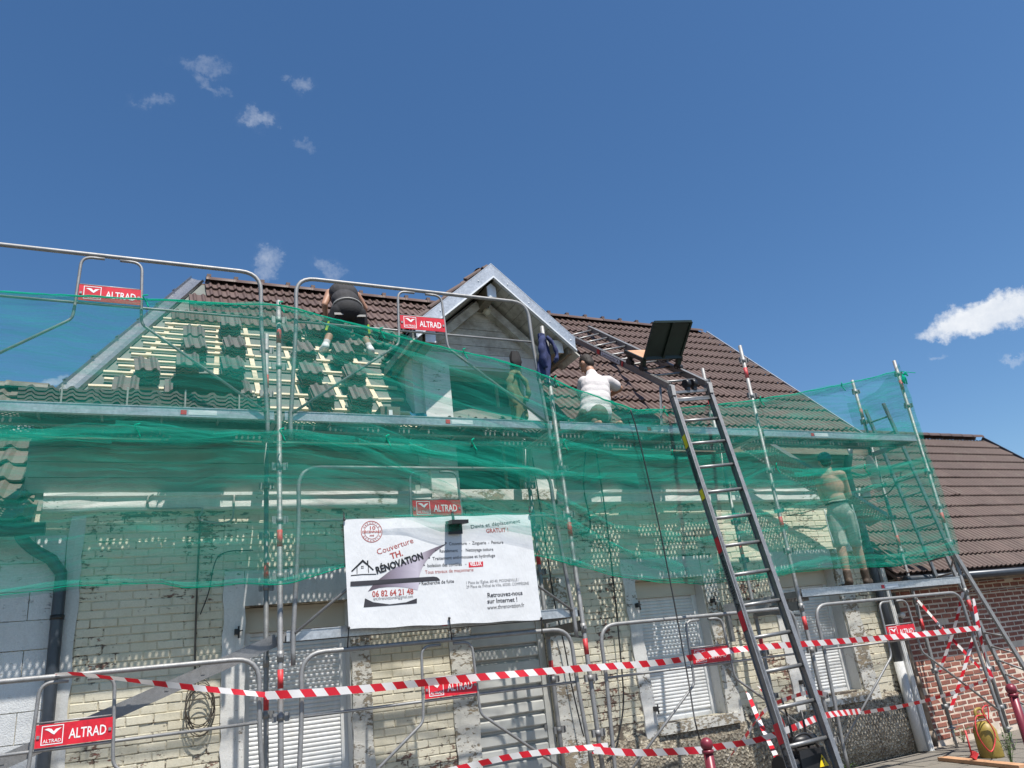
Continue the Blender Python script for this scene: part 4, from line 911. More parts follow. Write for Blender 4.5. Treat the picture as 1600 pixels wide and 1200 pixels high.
def sheet(name, parent, top, bot, x0, x1, nx, nz_, y0, seed, dens=lambda u, v, x: 0, slant=lambda x: 0, mat='net', wave=.03):
    mb = MB(); P = []; dv = []; sv = []; o = V((seed * 3.1, seed * 1.7, 0))
    for i in range(nx + 1):
        x = x0 + (x1 - x0) * i / nx; zt, zb = interp(top, x), interp(bot, x); row = []
        for j in range(nz_ + 1):
            v = j / nz_; z = zt + (zb - zt) * v
            e = min(1, 4 * v, 4 * (1 - v)) * .8 + .2
            n1 = noise.noise(V((x * .9, z * 2.2 + x * .4, 0)) + o); n2 = noise.noise(V((x * 2.2, z * 9 + x * 2.0, 3)) + o)
            yq = y0 - abs(n1) * wave * 2.0 * e + n2 * wave * .5 * e - .02 * math.sin(math.pi * v)
            if .3 < x < 2.75 and z < 3.3 and y0 > YB: yq = max(yq, -.125)
            row.append(V((x, yq, z + noise.noise(V((x * 7, 1, 5)) + o) * .012 * (1 if j == nz_ else 0))))
            dv.append(dens(i / nx, v, x) + .10 * max(0, n2)); sv.append(slant(x))
        P.append(row)
    mb.grid(P, 0, True); ob = part(name, mb, mat, parent); set_attr(ob.data, 'density', dv); set_attr(ob.data, 'slant', sv); return ob
NTOP = [(-130, 446), (0, 456), (120, 462), (240, 468), (330, 473), (437, 477), (455, 481), (530, 500), (620, 525), (700, 545), (770, 560), (830, 578), (900, 608), (960, 630), (995, 641), (1040, 640), (1100, 634), (1160, 628), (1240, 616), (1330, 598), (1402, 580)]
NMID = [(-130, 690), (0, 690), (120, 689), (300, 690), (437, 694), (600, 700), (720, 720), (800, 738), (870, 745), (1000, 752), (1130, 756), (1250, 757), (1380, 742), (1446, 728)]
NMIDT = [(-130, 672), (0, 672), (150, 667), (300, 668), (437, 674), (600, 684), (700, 690), (870, 690), (1000, 700), (1130, 716), (1250, 733), (1380, 728), (1446, 716)]
NBOT = [(-130, 947), (0, 930), (60, 922), (100, 917), (180, 913), (250, 911), (290, 918), (330, 917), (380, 911), (430, 914), (455, 911), (500, 897), (545, 884), (700, 866), (845, 869), (900, 883), (960, 900), (1040, 911), (1100, 912), (1180, 905), (1240, 895), (1300, 888), (1400, 885), (1492, 866)]
net = empty('debris_net', at(437, 700, YNET), 'translucent green debris net stretched along the whole scaffold', 'debris net')
XA, XE = at(-130, 600, YNET).x, 3 * BAY - .05
slant = lambda x: interp([(-2, 0), (0, .02), (.6, .16), (2.8, .22), (3.4, .12), (6, .0), (9, -.02)], x)
ct, cm_, cmt, cb = curve(NTOP, YNET), curve(NMID, YNET), curve(NMIDT, YNET - .02), curve(NBOT, YNET - .02)
def fold(v, a, b): return max(0, (a - v) / a) * b
sheet('upper_net', net, ct, cm_, XA, XE, 150, 30, YNET, 1, lambda u, v, x: (.20 if v > .93 else 0) + interp([(.3, 0), (1.2, .16), (2.6, .20), (3.0, .04), (5.5, .0), (6.2, -.05), (9, -.05)], x) - .03, slant)
sheet('lower_net', net, cmt, cb, XA, XE, 150, 22, YNET - .025, 2, lambda u, v, x: (.22 if v > .955 else 0) + (.25 if v < .06 else 0) + interp([(2.9, .0), (3.1, .08), (5.0, .02), (6.0, -.09), (9, -.09)], x), slant)
def hem(pts, y, r, name, seed, flat=.5, mat='net_hem'):
    cv = curve(pts, y); q = []; x = max(cv[0][0], XA)
    while x < min(cv[-1][0], XE + .05): q.append(V((x, max(y, -.13) if .3 < x < 2.75 and interp(cv, x) < 3.2 else y + random.uniform(-.008, .008), interp(cv, x) + noise.noise(V((x * 3, seed, 0))) * .012))); x += .07
    mb = MB(); rs = [r * (.6 + .9 * abs(noise.noise(V((p.x * 2.3, seed * 3.3, 1))))) for p in q]; mb.tube(q, rs, 6, 0, True, flat); ob = part(name, mb, mat, net)
    set_attr(ob.data, 'density', [0] * len(ob.data.vertices)); set_attr(ob.data, 'slant', [0] * len(ob.data.vertices))
def fold_band(pts, y, w, name, seed, dens=.28):
    """bunched cloth: a soft edged strip of doubled net, wider and narrower along its run"""
    cv = curve(pts, y); x = max(cv[0][0], XA); x1 = min(cv[-1][0], XE + .03); P = []; dv = []; n = 11; step = .04; x0 = x
    while x <= x1:
        z = interp(cv, x); k = .55 + 1.1 * abs(noise.noise(V((x * .9, seed * 2.7, 2)))) + .4 * noise.noise(V((x * 3, seed, 4))); ends = min(1, (x - x0) / .25 + .05, (x1 - x) / .25 + .05); row = []
        for j in range(n):
            v = j / (n - 1) * 2 - 1; zz = z + v * w * k + noise.noise(V((x * 2.2, v * 1.5, seed))) * w * .6
            yy = y - .02 * (1 - v * v) - .012 * noise.noise(V((x * 5, v * 4, seed)))
            if .3 < x < 2.75 and zz < 3.3: yy = max(yy, -.135)
            row.append(V((x, yy, zz)))
            rip = noise.noise(V((x * 1.6 + v * 1.2, v * 5, seed * 1.3)))
            dv.append((-.5 + (1 - abs(v) ** 2) * (.42 + dens + .38 * rip)) * ends - .5 * (1 - ends))
        P.append(row); x += step
    mb = MB(); mb.grid(P, 0, True); ob = part(name, mb, 'net', net); set_attr(ob.data, 'density', dv); set_attr(ob.data, 'slant', [slant(q[0].x) for q in P for _ in range(n)])
fold_band([(a, b + 4) for a, b in NTOP], YNET - .02, .05, 'net_hem', 21, .5); hem(NTOP, YNET - .01, .016, 'net_rope', 1); hem(NBOT, YNET - .03, .009, 'net_rope', 2); fold_band([(a, b - 3) for a, b in NBOT], YNET - .03, .035, 'net_hem', 23, .35)
fold_band(NMID, YNET - .03, .05, 'net_hem', 25, .25)
for n_, (pts, w, d) in enumerate(([[(-130, 676), (0, 678), (60, 682), (130, 672), (200, 674), (300, 684), (440, 680)], .07, .45], [[(-130, 688), (40, 690), (110, 684), (180, 690)], .05, .4], [[(180, 664), (260, 668), (340, 680), (440, 676), (560, 690)], .05, .3],
        [[(460, 680), (560, 704), (660, 748), (760, 800), (836, 818)], .07, .3], [[(560, 690), (680, 720), (800, 738), (900, 744), (1000, 752)], .07, .4], [[(640, 700), (760, 724), (860, 742)], .05, .3], [[(850, 800), (930, 838), (1000, 872), (1080, 896)], .09, .35], [[(860, 690), (960, 712), (1090, 720), (1200, 706)], .05, .2],
        [[(1130, 812), (1230, 800), (1340, 770), (1450, 735)], .05, .2], [[(870, 775), (960, 826), (1100, 845), (1230, 826)], .06, .25], [[(1180, 900), (1290, 876), (1400, 874), (1490, 852)], .08, .35], [[(1240, 742), (1320, 736), (1400, 730), (1446, 718)], .06, .4], [[(1440, 700), (1450, 725), (1462, 760)], .08, .3], [[(470, 495), (600, 540), (760, 600), (900, 660)], .05, .2], [[(520, 560), (640, 610), (780, 650), (860, 668)], .05, .2])):
    fold_band([tuple(p) for p in pts], YNET - .055, w, 'net_fold', 31 + n_, d)
# return of the net round the right end of the scaffold
e = MB(); P = []; dv = []
for i in range(9):
    y = YNET + (WID + .15 - YNET) * i / 8; zt = 4.08 + 1.18 - .18 * math.sin(i / 8 * 2.6) - .02 * i; P.append([V((XE + .03 * math.sin(i * 2.1 + j * .5), y, zt + (2.45 + .05 * math.sin(i) - zt) * j / 14)) for j in range(15)]); dv += [.06 + .12 * (j == 0) for j in range(15)]
e.grid(P, 0, True); ob = part('end_net', e, 'net', net); set_attr(ob.data, 'density', dv); set_attr(ob.data, 'slant', [0] * len(dv))
for xx in (0.0, 1.0, 1.9, BAY, 4.4, 2 * BAY, 7.5, -1.2):
    for cv_, tg in ((ct, 1), (cmt, 0)):
        z_ = interp(cv_, xx); k_ = MB(); y_ = YNET - .03
        k_.tube(catmull([V((xx + .02, y_, z_ + .03)), V((xx - .02, y_ - .03, z_)), V((xx + .01, y_, z_ - .04)), V((xx + .03, y_ - .02, z_ - .10))], 4), .007, 5); tk = part('tie', k_, 'net_hem', net); set_attr(tk.data, 'density', [0] * len(tk.data.vertices)); set_attr(tk.data, 'slant', [0] * len(tk.data.vertices))
kn = MB()
for k in range(7): a_ = random.uniform(0, 6.28); c_ = V((XE - .01, YNET, at(1405, 586, YNET).z)); kn.tube(catmull([c_, c_ + V((math.cos(a_) * .05, -.03, math.sin(a_) * .05)), c_ + V((math.cos(a_) * .09, -.02, math.sin(a_) * .12 - .03))], 4), .012, 5)
kn.tube([c_ + V((.0, 0, .06)), c_ + V((.28, -.02, .05))], .006, 5)
ob = part('knot', kn, 'net_hem', net); set_attr(ob.data, 'density', [0] * len(ob.data.vertices)); set_attr(ob.data, 'slant', [0] * len(ob.data.vertices))
# loose corner of the net hanging over the top of the banner
cvt = curve([(600, 806), (660, 803), (740, 802), (832, 801), (850, 800)], YB - .05); cvb = curve([(600, 808), (640, 812), (690, 832), (735, 826), (780, 826), (832, 838), (850, 845)], YB - .05)
sheet('net_corner', net, cvt, cvb, cvt[0][0], cvt[-1][0], 40, 8, YB - .05, 6, lambda u, v, x: .12 + .25 * (v > .9), lambda x: .2)
# ------------------------------------------------------------------ advertising banner
bq = [at(537, 812, YB), at(828, 803, YB), at(847, 968, YB), at(545, 983, YB)]
ban = empty('banner', (bq[2] + bq[3]) / 2, 'white printed roofing banner tied to the scaffold guardrail in the middle', 'banner')
def bwave(x, z): return .007 * noise.noise(V((x * 1.9, z * 1.6, 2))) + .003 * noise.noise(V((x * 5, z * 4 + x * 2, 7))) + .006
def on_sheet(mb):
    mb.v = [(x, y + bwave(x, z), z) for x, y, z in mb.v]; return mb
P = []
for i in range(33):
    u = i / 32; row = []
    for j in range(19):
        v = j / 18; p = bq[0].lerp(bq[1], u).lerp(bq[3].lerp(bq[2], u), v)
        row.append(p + V((0, bwave(p.x, p.z), .004 * math.sin(u * 25) if j in (0, 18) else 0)))
    P.append(row)
mb = MB(); mb.grid(P, 0, True); sheet_ = part('sheet', mb, 'vinyl', ban)
YT = YB - .0018
def bp(px, py): return at(px, py, YT)
def btext(mb, s, a, c, h, bold=0.0):
    p, q = bp(*a), bp(*c); x = (q - p); text(mb, s, p, x, V((0, -1, 0)).cross(x).normalized() * 1.0 if V((0, -1, 0)).cross(x).z > 0 else -V((0, -1, 0)).cross(x).normalized(), h, 0, bold, 'LEFT', 1.0, x.length)
MT['ink_dark'] = simple('dark grey ink', (.035, .033, .04, 1), .5, 0, .05); MT['ink_red'] = simple('rust red ink', (.40, .07, .055, 1), .5, 0, .05); MT['ink_grey'] = simple('light grey ink', (.17, .17, .18, 1), .5, 0, .05); MT['ink_black'] = simple('black ink', (.008, .008, .009, 1), .5)
def grad():
    M = Mat('plum gradient ink'); s = M.n('ShaderNodeSeparateXYZ'); M.l(M.geo.outputs['Position'], s.inputs[0]); xa, xb = bp(590, 880).x, bp(698, 850).x
    f = M.math('DIVIDE', M.math('SUBTRACT', s.outputs['X'], xa), xb - xa)
    M.set(M.ramp(f, [(0, (.10, .075, .095, 1)), (.3, (.30, .26, .33, 1)), (.55, (.52, .48, .56, 1)), (.75, (.22, .18, .22, 1)), (1, (.02, .015, .02, 1))]), .5); return M.m
MT['ink_grad'] = grad()
for s, a, c, h, b in (('Couverture', (590, 867), (646, 848), .075, 0), ('TH.', (611.5, 873.5), (630.5, 867.5), .075, .025), ('06 82 64 21 48', (582, 932.8), (646.5, 928), .075, .02), ('Tous travaux de maçonnerie', (664.5, 896.6), (740, 892.3), .046, 0), ('GRATUIT !', (760, 832.6), (794.5, 830.4), .058, .012)):
    c1 = MB(); btext(c1, s, a, c, h, b); part('lettering', on_sheet(c1), 'ink_red', ban)

c2 = MB(); btext(c2, 'RÉNOVATION', (589, 896.5), (661.5, 873), .088, .035); c2.v = [(x, y - .0022, z) for x, y, z in c2.v]; part('lettering', on_sheet(c2), 'ink_black', ban, None)
for s, a, c, h, b in (('Devis et déplacement', (735.7, 826), (813, 816.2), .052, 0), ('Couverture  -  Zinguerie  -  Peinture', (701.7, 852), (786.7, 849.2), .044, .006), ('Ravalement   -   Nettoyage toiture', (686.8, 863.4), (770.7, 860.2), .044, .006), ('Traitement anti-mousse et hydrofuge', (676, 875.3), (774, 869.8), .044, .006), ('Isolation des combles   -', (667.7, 886.2), (728.5, 883.4), .044, .006), ('Recherche de fuite', (659, 914.3), (709.5, 910.2), .046, .008), ('Retrouvez-nous', (761.8, 933.5), (816.6, 929.3), .060, .018), ('sur Internet !', (761.8, 943), (808.5, 939.6), .060, .018), ('www.threnovation.fr', (762, 952.6), (819.8, 948), .056, 0)):
    c3 = MB(); btext(c3, s, a, c, h, b); part('lettering', on_sheet(c3), 'ink_dark', ban)
c3 = MB()
for px, py in ((696, 850), (680, 862), (670, 873.5), (662, 884.8), (655, 913)): q = bp(px, py - 1.5); c3.add([q + V((0, 0, .012)), q + V((.016, 0, .002)), q + V((0, 0, -.008))], [(0, 1, 2)])
part('bullet', on_sheet(c3), 'ink_dark', ban, kind='stuff')
for s, a, c, h in (('ent.threnovation60@gmail.com', (583.7, 938), (645.6, 933.8), .042), ("1 Place de l'Église, 60140, MOGNEVILLE /", (728, 913), (811, 907.6), .040), ("29 Place de l'Hôtel de Ville, 60200, COMPIÈGNE", (729, 919.3), (827, 913.2), .040)):
    c4 = MB(); btext(c4, s, a, c, h); part('lettering', on_sheet(c4), 'ink_grey', ban)
def poly_px(pts, off=0.0): return [bp(a, b) + V((0, -off, 0)) for a, b in pts]
def crop(pts): return [(520 + a / 4.706, 780 + b / 4.706) for a, b in pts]
mb = MB()
up_ = crop([(330, 597), (430, 520), (520, 470), (600, 420), (680, 385), (760, 352), (842, 324)]); lo_ = crop([(636, 585), (640, 560), (648, 530), (660, 500), (690, 450), (740, 395), (842, 324)])
up3 = poly_px(up_); lo3 = poly_px(lo_); mb.add(up3 + lo3, [(i, 7 + i, 8 + i, i + 1) for i in range(6)])
a3 = poly_px(crop([(300, 625), (285, 645), (260, 678)]) + crop([(340, 652), (400, 645), (460, 643), (540, 648), (626, 668), (640, 610)])); mb.add(a3, [(0, 1, 2, 3, 4, 5, 6, 7, 8)])
part('logo', on_sheet(mb), 'ink_grad', ban)
mb = MB(); mb.add([p + V((0, -.0012, 0)) for p in poly_px(crop([(131, 605), (740, 568), (768, 572), (785, 585), (790, 597), (640, 607), (130, 640)]))], [tuple(range(7))])
low = crop([(238, 728), (300, 757), (420, 772), (540, 757), (621, 728), (621, 765), (228, 795)]); mb.add(poly_px(low), [(0, 1, 6), (1, 2, 6), (2, 3, 5, 6), (3, 4, 5)])
part('logo', on_sheet(mb), 'ink_dark', ban)
mb = MB()
def stroke(mb, pts, w):
    P3 = poly_px(crop(pts), .0006)
    for a, c in zip(P3, P3[1:]):
        d = (c - a).normalized(); n = d.cross(V((0, 1, 0))) * w / 2; mb.add([a - n - d * w * .3, c - n + d * w * .3, c + n + d * w * .3, a + n - d * w * .3], [(0, 1, 2, 3)])
stroke(mb, [(142, 528), (222, 448), (298, 518)], .012); stroke(mb, [(180, 545), (180, 495)], .006); stroke(mb, [(265, 538), (262, 488)], .006); stroke(mb, [(180, 497), (222, 458), (264, 490)], .005); stroke(mb, [(258, 478), (258, 452)], .012); stroke(mb, [(136, 560), (220, 552), (320, 550)], .007)
for k in range(2): stroke(mb, [(212 + k * 12, 490), (212 + k * 12, 508)], .004); stroke(mb, [(210, 492 + k * 14), (228, 491 + k * 14)], .004)
part('logo', on_sheet(mb), 'ink_black', ban)
mb = MB(); cx = bp(581, 830.3)
for r0, r1 in ((.094, .1), (.066, .070)):
    ring = [cx + V((math.cos(a) * r, 0, math.sin(a) * r)) for a in [2 * math.pi * k / 36 for k in range(36)] for r in (r0, r1)]
    mb.add(ring, [(2 * k, (2 * k + 2) % 72, (2 * k + 3) % 72, 2 * k + 1) for k in range(36)])
for word, top in (('GARANTIE', 1), ('GARANTIE', 0)):
    for k, ch in enumerate(word):
        a = math.radians(150 - k * 17.2) if top else math.radians(210 + k * 17.2); rr = .0735 if top else .0905
        e_ = V((math.cos(a), 0, math.sin(a))); tdir = V((math.sin(a), 0, -math.cos(a))) if top else V((-math.sin(a), 0, math.cos(a)))
        text(mb, ch, cx + e_ * rr - tdir * .007, tdir, e_ if top else -e_, .022, 0, .01)
text(mb, '10', cx + V((-.026, 0, .018)), (1, 0, 0), (0, 0, 1), .045, 0, .02, 'LEFT', 1.0, .052); text(mb, 'DÉCENNALE', cx + V((-.088, -.001, -.012)), (1, 0, 0), (0, 0, 1), .03, 0, .02, 'LEFT', 1.0, .176); text(mb, 'ANS', cx + V((-.022, 0, -.045)), (1, 0, 0), (0, 0, 1), .024, 0, .02, 'LEFT', 1.0, .044)
part('emblem', on_sheet(mb), 'ink_red', ban)
mb = MB(); mb.add(poly_px([(732.5, 878.3), (755, 877), (755.2, 885), (732.7, 886.6)]), [(0, 1, 2, 3)]); vx = part('logo', on_sheet(mb), 'red', ban)
mb = MB(); p, q = bp(734.5, 884.2) + V((0, -.001, 0)), bp(753.5, 882.9) + V((0, -.001, 0)); text(mb, 'VELUX', p, q - p, V((0, 0, 1)), .052, 0, .03, 'LEFT', 1.0, (q - p).length); part('lettering', on_sheet(mb), 'white', vx)
for a, b, c, d in ((538, 812, 537, 800), (828, 803, 827, 790), (545, 981, 543, 1012), (702, 966, 706, 1000), (846, 966, 847, 990)): mb = MB(); mb.tube([at(a, b, YB - .006), at(c, d, YB + .05)], .006, 6); mb.ball(at(a, b, YB - .008), .013, 8, 5); part('tie', mb, 'cable', ban)
fl = MB(); c_ = at(714, 816, YB - .09); fl.box(c_, (.17, .17, .035), Matrix.Rotation(.12, 3, 'X')); fl.box(c_ + V((0, .06, -.05)), (.14, .02, .10)); fl.bar(c_ + V((0, .08, .0)), c_ + V((0, .10, .12)), .02, .02); solo('flood_light', fl, 'black', 'small black flat lamp head clipped over the top edge of the banner', 'lamp')

# ------------------------------------------------------------------ red and white tape
def tape_mat():
    M = Mat('red and white barrier tape'); a = M.n('ShaderNodeAttribute', attribute_name='along'); 
    f = M.math('FRACT', M.math('DIVIDE', a.outputs['Fac'], .198)); s = M.math('GREATER_THAN', f, .5)
    M.set(M.mix(s, (.76, .74, .74, 1), (.62, .015, .03, 1)), .35); 
    tl = M.n('ShaderNodeBsdfTranslucent'); mx = M.n('ShaderNodeMixShader'); M.l(M.mix(s, (.76, .74, .74, 1), (.62, .015, .03, 1)), tl.inputs[0]); mx.inputs[0].default_value = .25
    M.l(M.b.outputs[0], mx.inputs[1]); M.l(tl.outputs[0], mx.inputs[2]); M.l(mx.outputs[0], M.o.inputs['Surface']); return M.m
MT['tape'] = tape_mat()
def tape(name, pts, w, label, twist=None, seed=0):
    q = catmull(pts, 14); mb = MB(); P = []; al = []; s = 0
    for i, p in enumerate(q):
        if i: s += (p - q[i - 1]).length
        t = (q[min(i + 1, len(q) - 1)] - q[max(i - 1, 0)]).normalized(); n = V((0, -1, 0)).cross(t); n.normalize(); u = i / (len(q) - 1)
        ang = (noise.noise(V((s * 1.1, seed, 0))) * .9 + noise.noise(V((s * 4.5, seed, 3))) * .25) + (interp(twist, u) if twist else 0)
        d = (Matrix.Rotation(ang, 3, t) @ n); P.append([p + d * w / 2, p, p - d * w / 2]); al += [s + w * .35, s, s - w * .35]
    mb.grid(P, 0, True); o = solo(name, mb, 'tape', label, 'barrier tape', 'red and white barrier tape', None, q[len(q) // 2]); set_attr(o.data, 'along', al); return o
Y1 = -.30
tape('barrier_tape', [at(86, 1053, -.075), at(120, 1053, -.10), at(180, 1060, -.14), at(300, 1074, -.13), at(418, 1086, -.09)], .044, 'red and white tape sagging from the left guardrail to the post left of the banner', [(0, 1.3), (.15, 1.0), (.5, .5), (1, 0)], 1)
tape('barrier_tape', [at(414, 1087, -.1), at(560, 1077, -.11), at(740, 1059, -.10), at(900, 1045, -.1), at(1040, 1034, -.1), at(1160, 1014, -.1), at(1300, 1003, -.1), at(1420, 993, -.1), at(1530, 981, -.08)], .064, 'long red and white tape running across the whole street level guardrail', None, 2)
tape('barrier_tape', [at(700, 1205, -.12), at(800, 1182, -.14), at(880, 1172, -.12), at(950, 1165, -.09)], .052, 'red and white tape crossing the foot of the slatted garage door', None, 3)
tape('barrier_tape', [at(925, 1172, -.1), at(1000, 1176, -.3), at(1098, 1172, -.75)], .062, 'red and white tape from the posts right of the garage to the middle bollard', None, 4)
tape('barrier_tape', [at(1100, 1170, -.76), at(1180, 1157, -.9), at(1240, 1137, -1.0), at(1290, 1118, -.6), at(1345, 1111, -.05)], .058, 'red and white tape from the middle bollard past the hoist ladder', None, 5)
tape('barrier_tape', [at(1340, 1115, -.05), at(1420, 1101, -.1), at(1490, 1082, -.08), at(1552, 1058, -.05)], .05, 'thin red and white tape at right low across the rough wall foot', [(0, .8), (1, .2)], 6)
tape('barrier_tape', [at(1168, 1082, -.1), at(1188, 1130, -.4), at(1212, 1180, -.9), at(1225, 1210, -1.2)], .05, 'red and white tape strand hanging down left of the hoist ladder', [(0, 0), (1, 1.5)], 7)
tape('barrier_tape', [at(1136, 1188, -.7), at(1165, 1150, -.5), at(1202, 1105, -.3), at(1262, 1082, -.1), at(1292, 1085, -.05)], .05, 'red and white tape knotted across behind the hoist ladder', [(0, .8), (1, .3)], 8)
tape('barrier_tape', [at(1521, 935, -.06), at(1530, 985, -.08), at(1540, 1030, -.06), at(1550, 1060, -.08)], .045, 'red and white tape wound down the outermost front post', [(0, 0), (1, 4)], 9)
tape('barrier_tape', [at(1434, 938, .75), at(1480, 990, .4), at(1535, 1048, .0)], .035, 'thin red and white tape slanting from the rear corner post to the outermost post', [(0, .8), (1, 1)], 10)
tape('barrier_tape', [at(1505, 925, .0), at(1490, 985, .25), at(1468, 1050, .5)], .035, 'thin red and white tape slanting behind the right guardrail', [(0, .8), (1, 1)], 11)
tape('barrier_tape', [at(1522, 992, .0), at(1505, 1050, .1), at(1485, 1110, .2)], .04, 'loose red and white tape end hanging in front of the red brick wall', [(0, .4), (1, 1.2)], 12)
tape('barrier_tape', [at(1185, 1072, .0), at(1200, 1090, -.3), at(1225, 1130, -.6), at(1245, 1190, -.9)], .035, 'twisted red and white tape strand beside the winch', [(0, .4), (1, 3)], 13)

# ------------------------------------------------------------------ cables
def cable(pts, r, mat, label, name='cable', n=6):
    q = catmull(pts, 8); mb = MB(); mb.tube(q, r, n); return solo(name, mb, mat, label, 'cable', None, None, q[-1])
cable([at(985, 640, -.2), at(997, 680, -.2), at(1027, 809, -.2), at(1053, 939, -.24), at(1075, 1060, -.35), at(1092, 1150, -.6), atz(1118, 1195, .35)], .0075, 'cable', 'long black cable hanging from the net edge down to the middle bollard')
cable([at(929, 690, 1.0), at(947, 809, 1.0), at(960, 924, 1.0), at(971, 1040, 1.0), at(974, 1100, 1.0), at(966, 1150, 1.0), at(953, 1165, .98)], .009, 'cable', 'black cable running down the cream brick left of the second window')
cable([at(832, 715, 1.0), at(849, 824, 1.0), at(866, 939, 1.0), at(882, 1010, 1.0), at(893, 1070, 1.0), at(908, 1135, .98), at(912, 1150, .98)], .008, 'cable', 'black cable running down the plaster beside the garage door')
cable([at(366, 774, 1.02), at(365, 795, 1.02), at(362, 812, 1.02), at(345, 817, 1.0), at(318, 814, 1.0), at(311, 808, 1.02), at(316, 798, 1.02), at(308, 794, 1.02), at(240, 795, 1.02), at(231, 788, 1.02), at(232, 777, 1.02), at(240, 772, 1.02)], .011, 'wire_grey', 'pale bent cable looped over the white cornice at left')
cable([at(313, 812, 1.06), at(310, 870, 1.06), at(307, 940, 1.06), at(305, 1010, 1.06), at(304, 1080, 1.06)], .010, 'wire_dark', 'thin brown cable fixed down the brick left of the door')
cable([at(395, 860, 1.02), at(362, 861, 1.03), at(343, 868, 1.03), at(334, 885, 1.03), at(326, 925, 1.04), at(313, 960, 1.05)], .006, 'cable', 'thin black cable curving down the shaded brick left of the door')
mb = MB(); c_ = at(311, 1098, 1.04)
for k in range(6): mb.tube([c_ + V((math.cos(a) * (.115 + .012 * math.sin(k * 2)) + .01 * (k % 3), -.005 * k, math.sin(a) * (.19 + .02 * math.cos(k * 3)) - .02 * k)) for a in [2 * math.pi * q / 24 for q in range(25)]], .0045, 5)
mb.tube(catmull([c_ + V((-.02, -.01, .2)), c_ + V((-.09, -.02, .05)), c_ + V((-.12, -.01, -.12))], 5), .005, 5); mb.tube(catmull([c_ + V((0, 0, .2)), c_ + V((.01, 0, .26)), c_ + V((-.01, 0, .34))], 4), .006, 5)
solo('cable_coil', mb, 'wire_dark', 'coil of thin brown cable hung on the cream brick left of the door', 'cable coil')
cable([at(1230, 806, 1.02), at(1260, 800, 1.0), at(1290, 790, .95), at(1310, 792, 1.0), at(1330, 822, 1.02), at(1345, 835, 1.02)], .008, 'wire_dark', 'brown cables strung along the brick behind the shirtless worker')
cable([at(1345, 778, .95), at(1385, 772, .6), at(1405, 745, .5), at(1408, 738, .5)], .010, 'cable', 'black cable reaching across to the right end ladder')
cable([at(915, 700, 1.02), at(912, 760, 1.02), at(922, 812, 1.02), at(918, 832, 1.02), at(905, 832, 1.02)], .009, 'cable', 'hooked black cable on the wall right of the banner')

# ------------------------------------------------------------------ tiles waiting on the roof and decks
RX = Matrix.Rotation(TH, 4, 'X')
def tile_stack(px, py, n, lab, ang=0.0):
    h = .03 * n; p = atplane(px, py, T, RC + (h + .02) / CO)
    nrm = V((0, -SI, CO)); base = p - nrm * h; o = empty('tile_stack', base, lab, 'tile stack', 'stacks of tiles set out on the bare roof'); dn = V((0, CO, SI))
    for k in range(n):
        R = RX @ Matrix.Rotation(ang + random.uniform(-.03, .03), 4, 'Z'); q = piece('tile', TILE_NEW, o, base + nrm * (.033 * k + .02) - dn * (.16 + random.uniform(-.012, .012)) + V((random.uniform(-.01, .01), 0, 0))); q.rotation_euler = R.to_euler(); q.scale = (.78, .80, 1)
STK = [(303, 519, 5, 'tile stack nearest the zinc edge, behind another stack, upper left of the bare roof'), (307, 537, 6, 'tall tile stack just right of the bare battens, below the laid tiles'), (361, 504, 6, 'tile stack touching the laid tiles, above the left post'), (368, 537, 6, 'second tile stack down in the column above the left post'), (364, 570, 6, 'third tile stack down in the column above the left post'), (374, 606, 5, 'lowest tile stack, half hidden by the ridge pile at its left'),
       (293, 564, 6, 'tile stack directly above the dark pile of ridge tiles'), (277, 604, 5, 'tile stack at the left edge of the dark pile of ridge tiles'), (231, 571, 6, 'tile stack standing among the bare battens, upper of two'), (197, 601, 5, 'tile stack lowest left among the bare battens'),
       (477, 544, 6, 'tile stack right of the post, level with the bending worker feet'), (536, 546, 6, 'tile stack between the shoes of the bending worker'), (487, 577, 6, 'tile stack right of the post, middle of its column'), (554, 579, 6, 'tile stack below the right shoe of the bending worker'), (504, 613, 6, 'tile stack right of the post, lowest of its column'), (563, 616, 6, 'lowest right tile stack with a cloth on its corner'),
       (456, 514, 5, 'tile stack just right of the post top under the laid tiles'), (492, 511, 5, 'tile stack left of the bending worker leg under the laid tiles'), (552, 533, 4, 'flat grey tile stack between the bending worker legs'), (600, 516, 4, 'tile stack right of the bending worker under the net rope')]
for px, py, n, lab in STK: tile_stack(px, py, n, lab, random.uniform(-.05, .05))
ZD2 = D2 + .082
def bundle(p, cols, layers, lab, mesh=TILE_NEW, rz=0.0, zoff=.0, sx=1.0):
    o = empty('tile_bundle', p, lab, 'tile bundle', 'bundles of roof tiles on the upper deck'); R = Matrix.Rotation(rz, 3, 'Z')
    for k in range(layers):
        for c in range(cols):
            v = R @ V(((c - (cols - 1) / 2) * .305 * sx, -.21 + random.uniform(-.008, .008), .036 * k + .008)); q = piece('tile', mesh, o, p + v, (0, 0, rz + random.uniform(-.01, .01)), (sx, 1, 1))
    mb = MB(); h = layers * .036 + .03; c = p + R @ V((.02, 0, 0)); mb.box(c + V((0, -.222, h / 2)), (.014, .003, h)); part('strap', mb, 'wire_grey', o)
for px, w, lab in ((95, 2, 'strapped bundle of dark tiles on the upper deck below the end of the zinc edge'), (195, 2, 'strapped bundle of dark tiles second from left on the upper deck'), (283, 2, 'strapped bundle of dark tiles under the left half of the ridge pile'), (365, 2, 'strapped bundle of dark tiles nearest the left post on the upper deck')):
    p = at(px, 640, .36); bundle(V((p.x, .30, ZD2)), w, 5, lab, TILE_NEW)
p = at(718, 656, .36); bundle(V((p.x, .36, ZD2)), 2, 2, 'low flat bundle of dark tiles on the deck under the dormer window', TILE)
p = at(1036, 662, .3); bundle(V((p.x, .3, ZD2)), 2, 3, 'low bundle of dark tiles on the deck beside the hoist ladder', TILE)
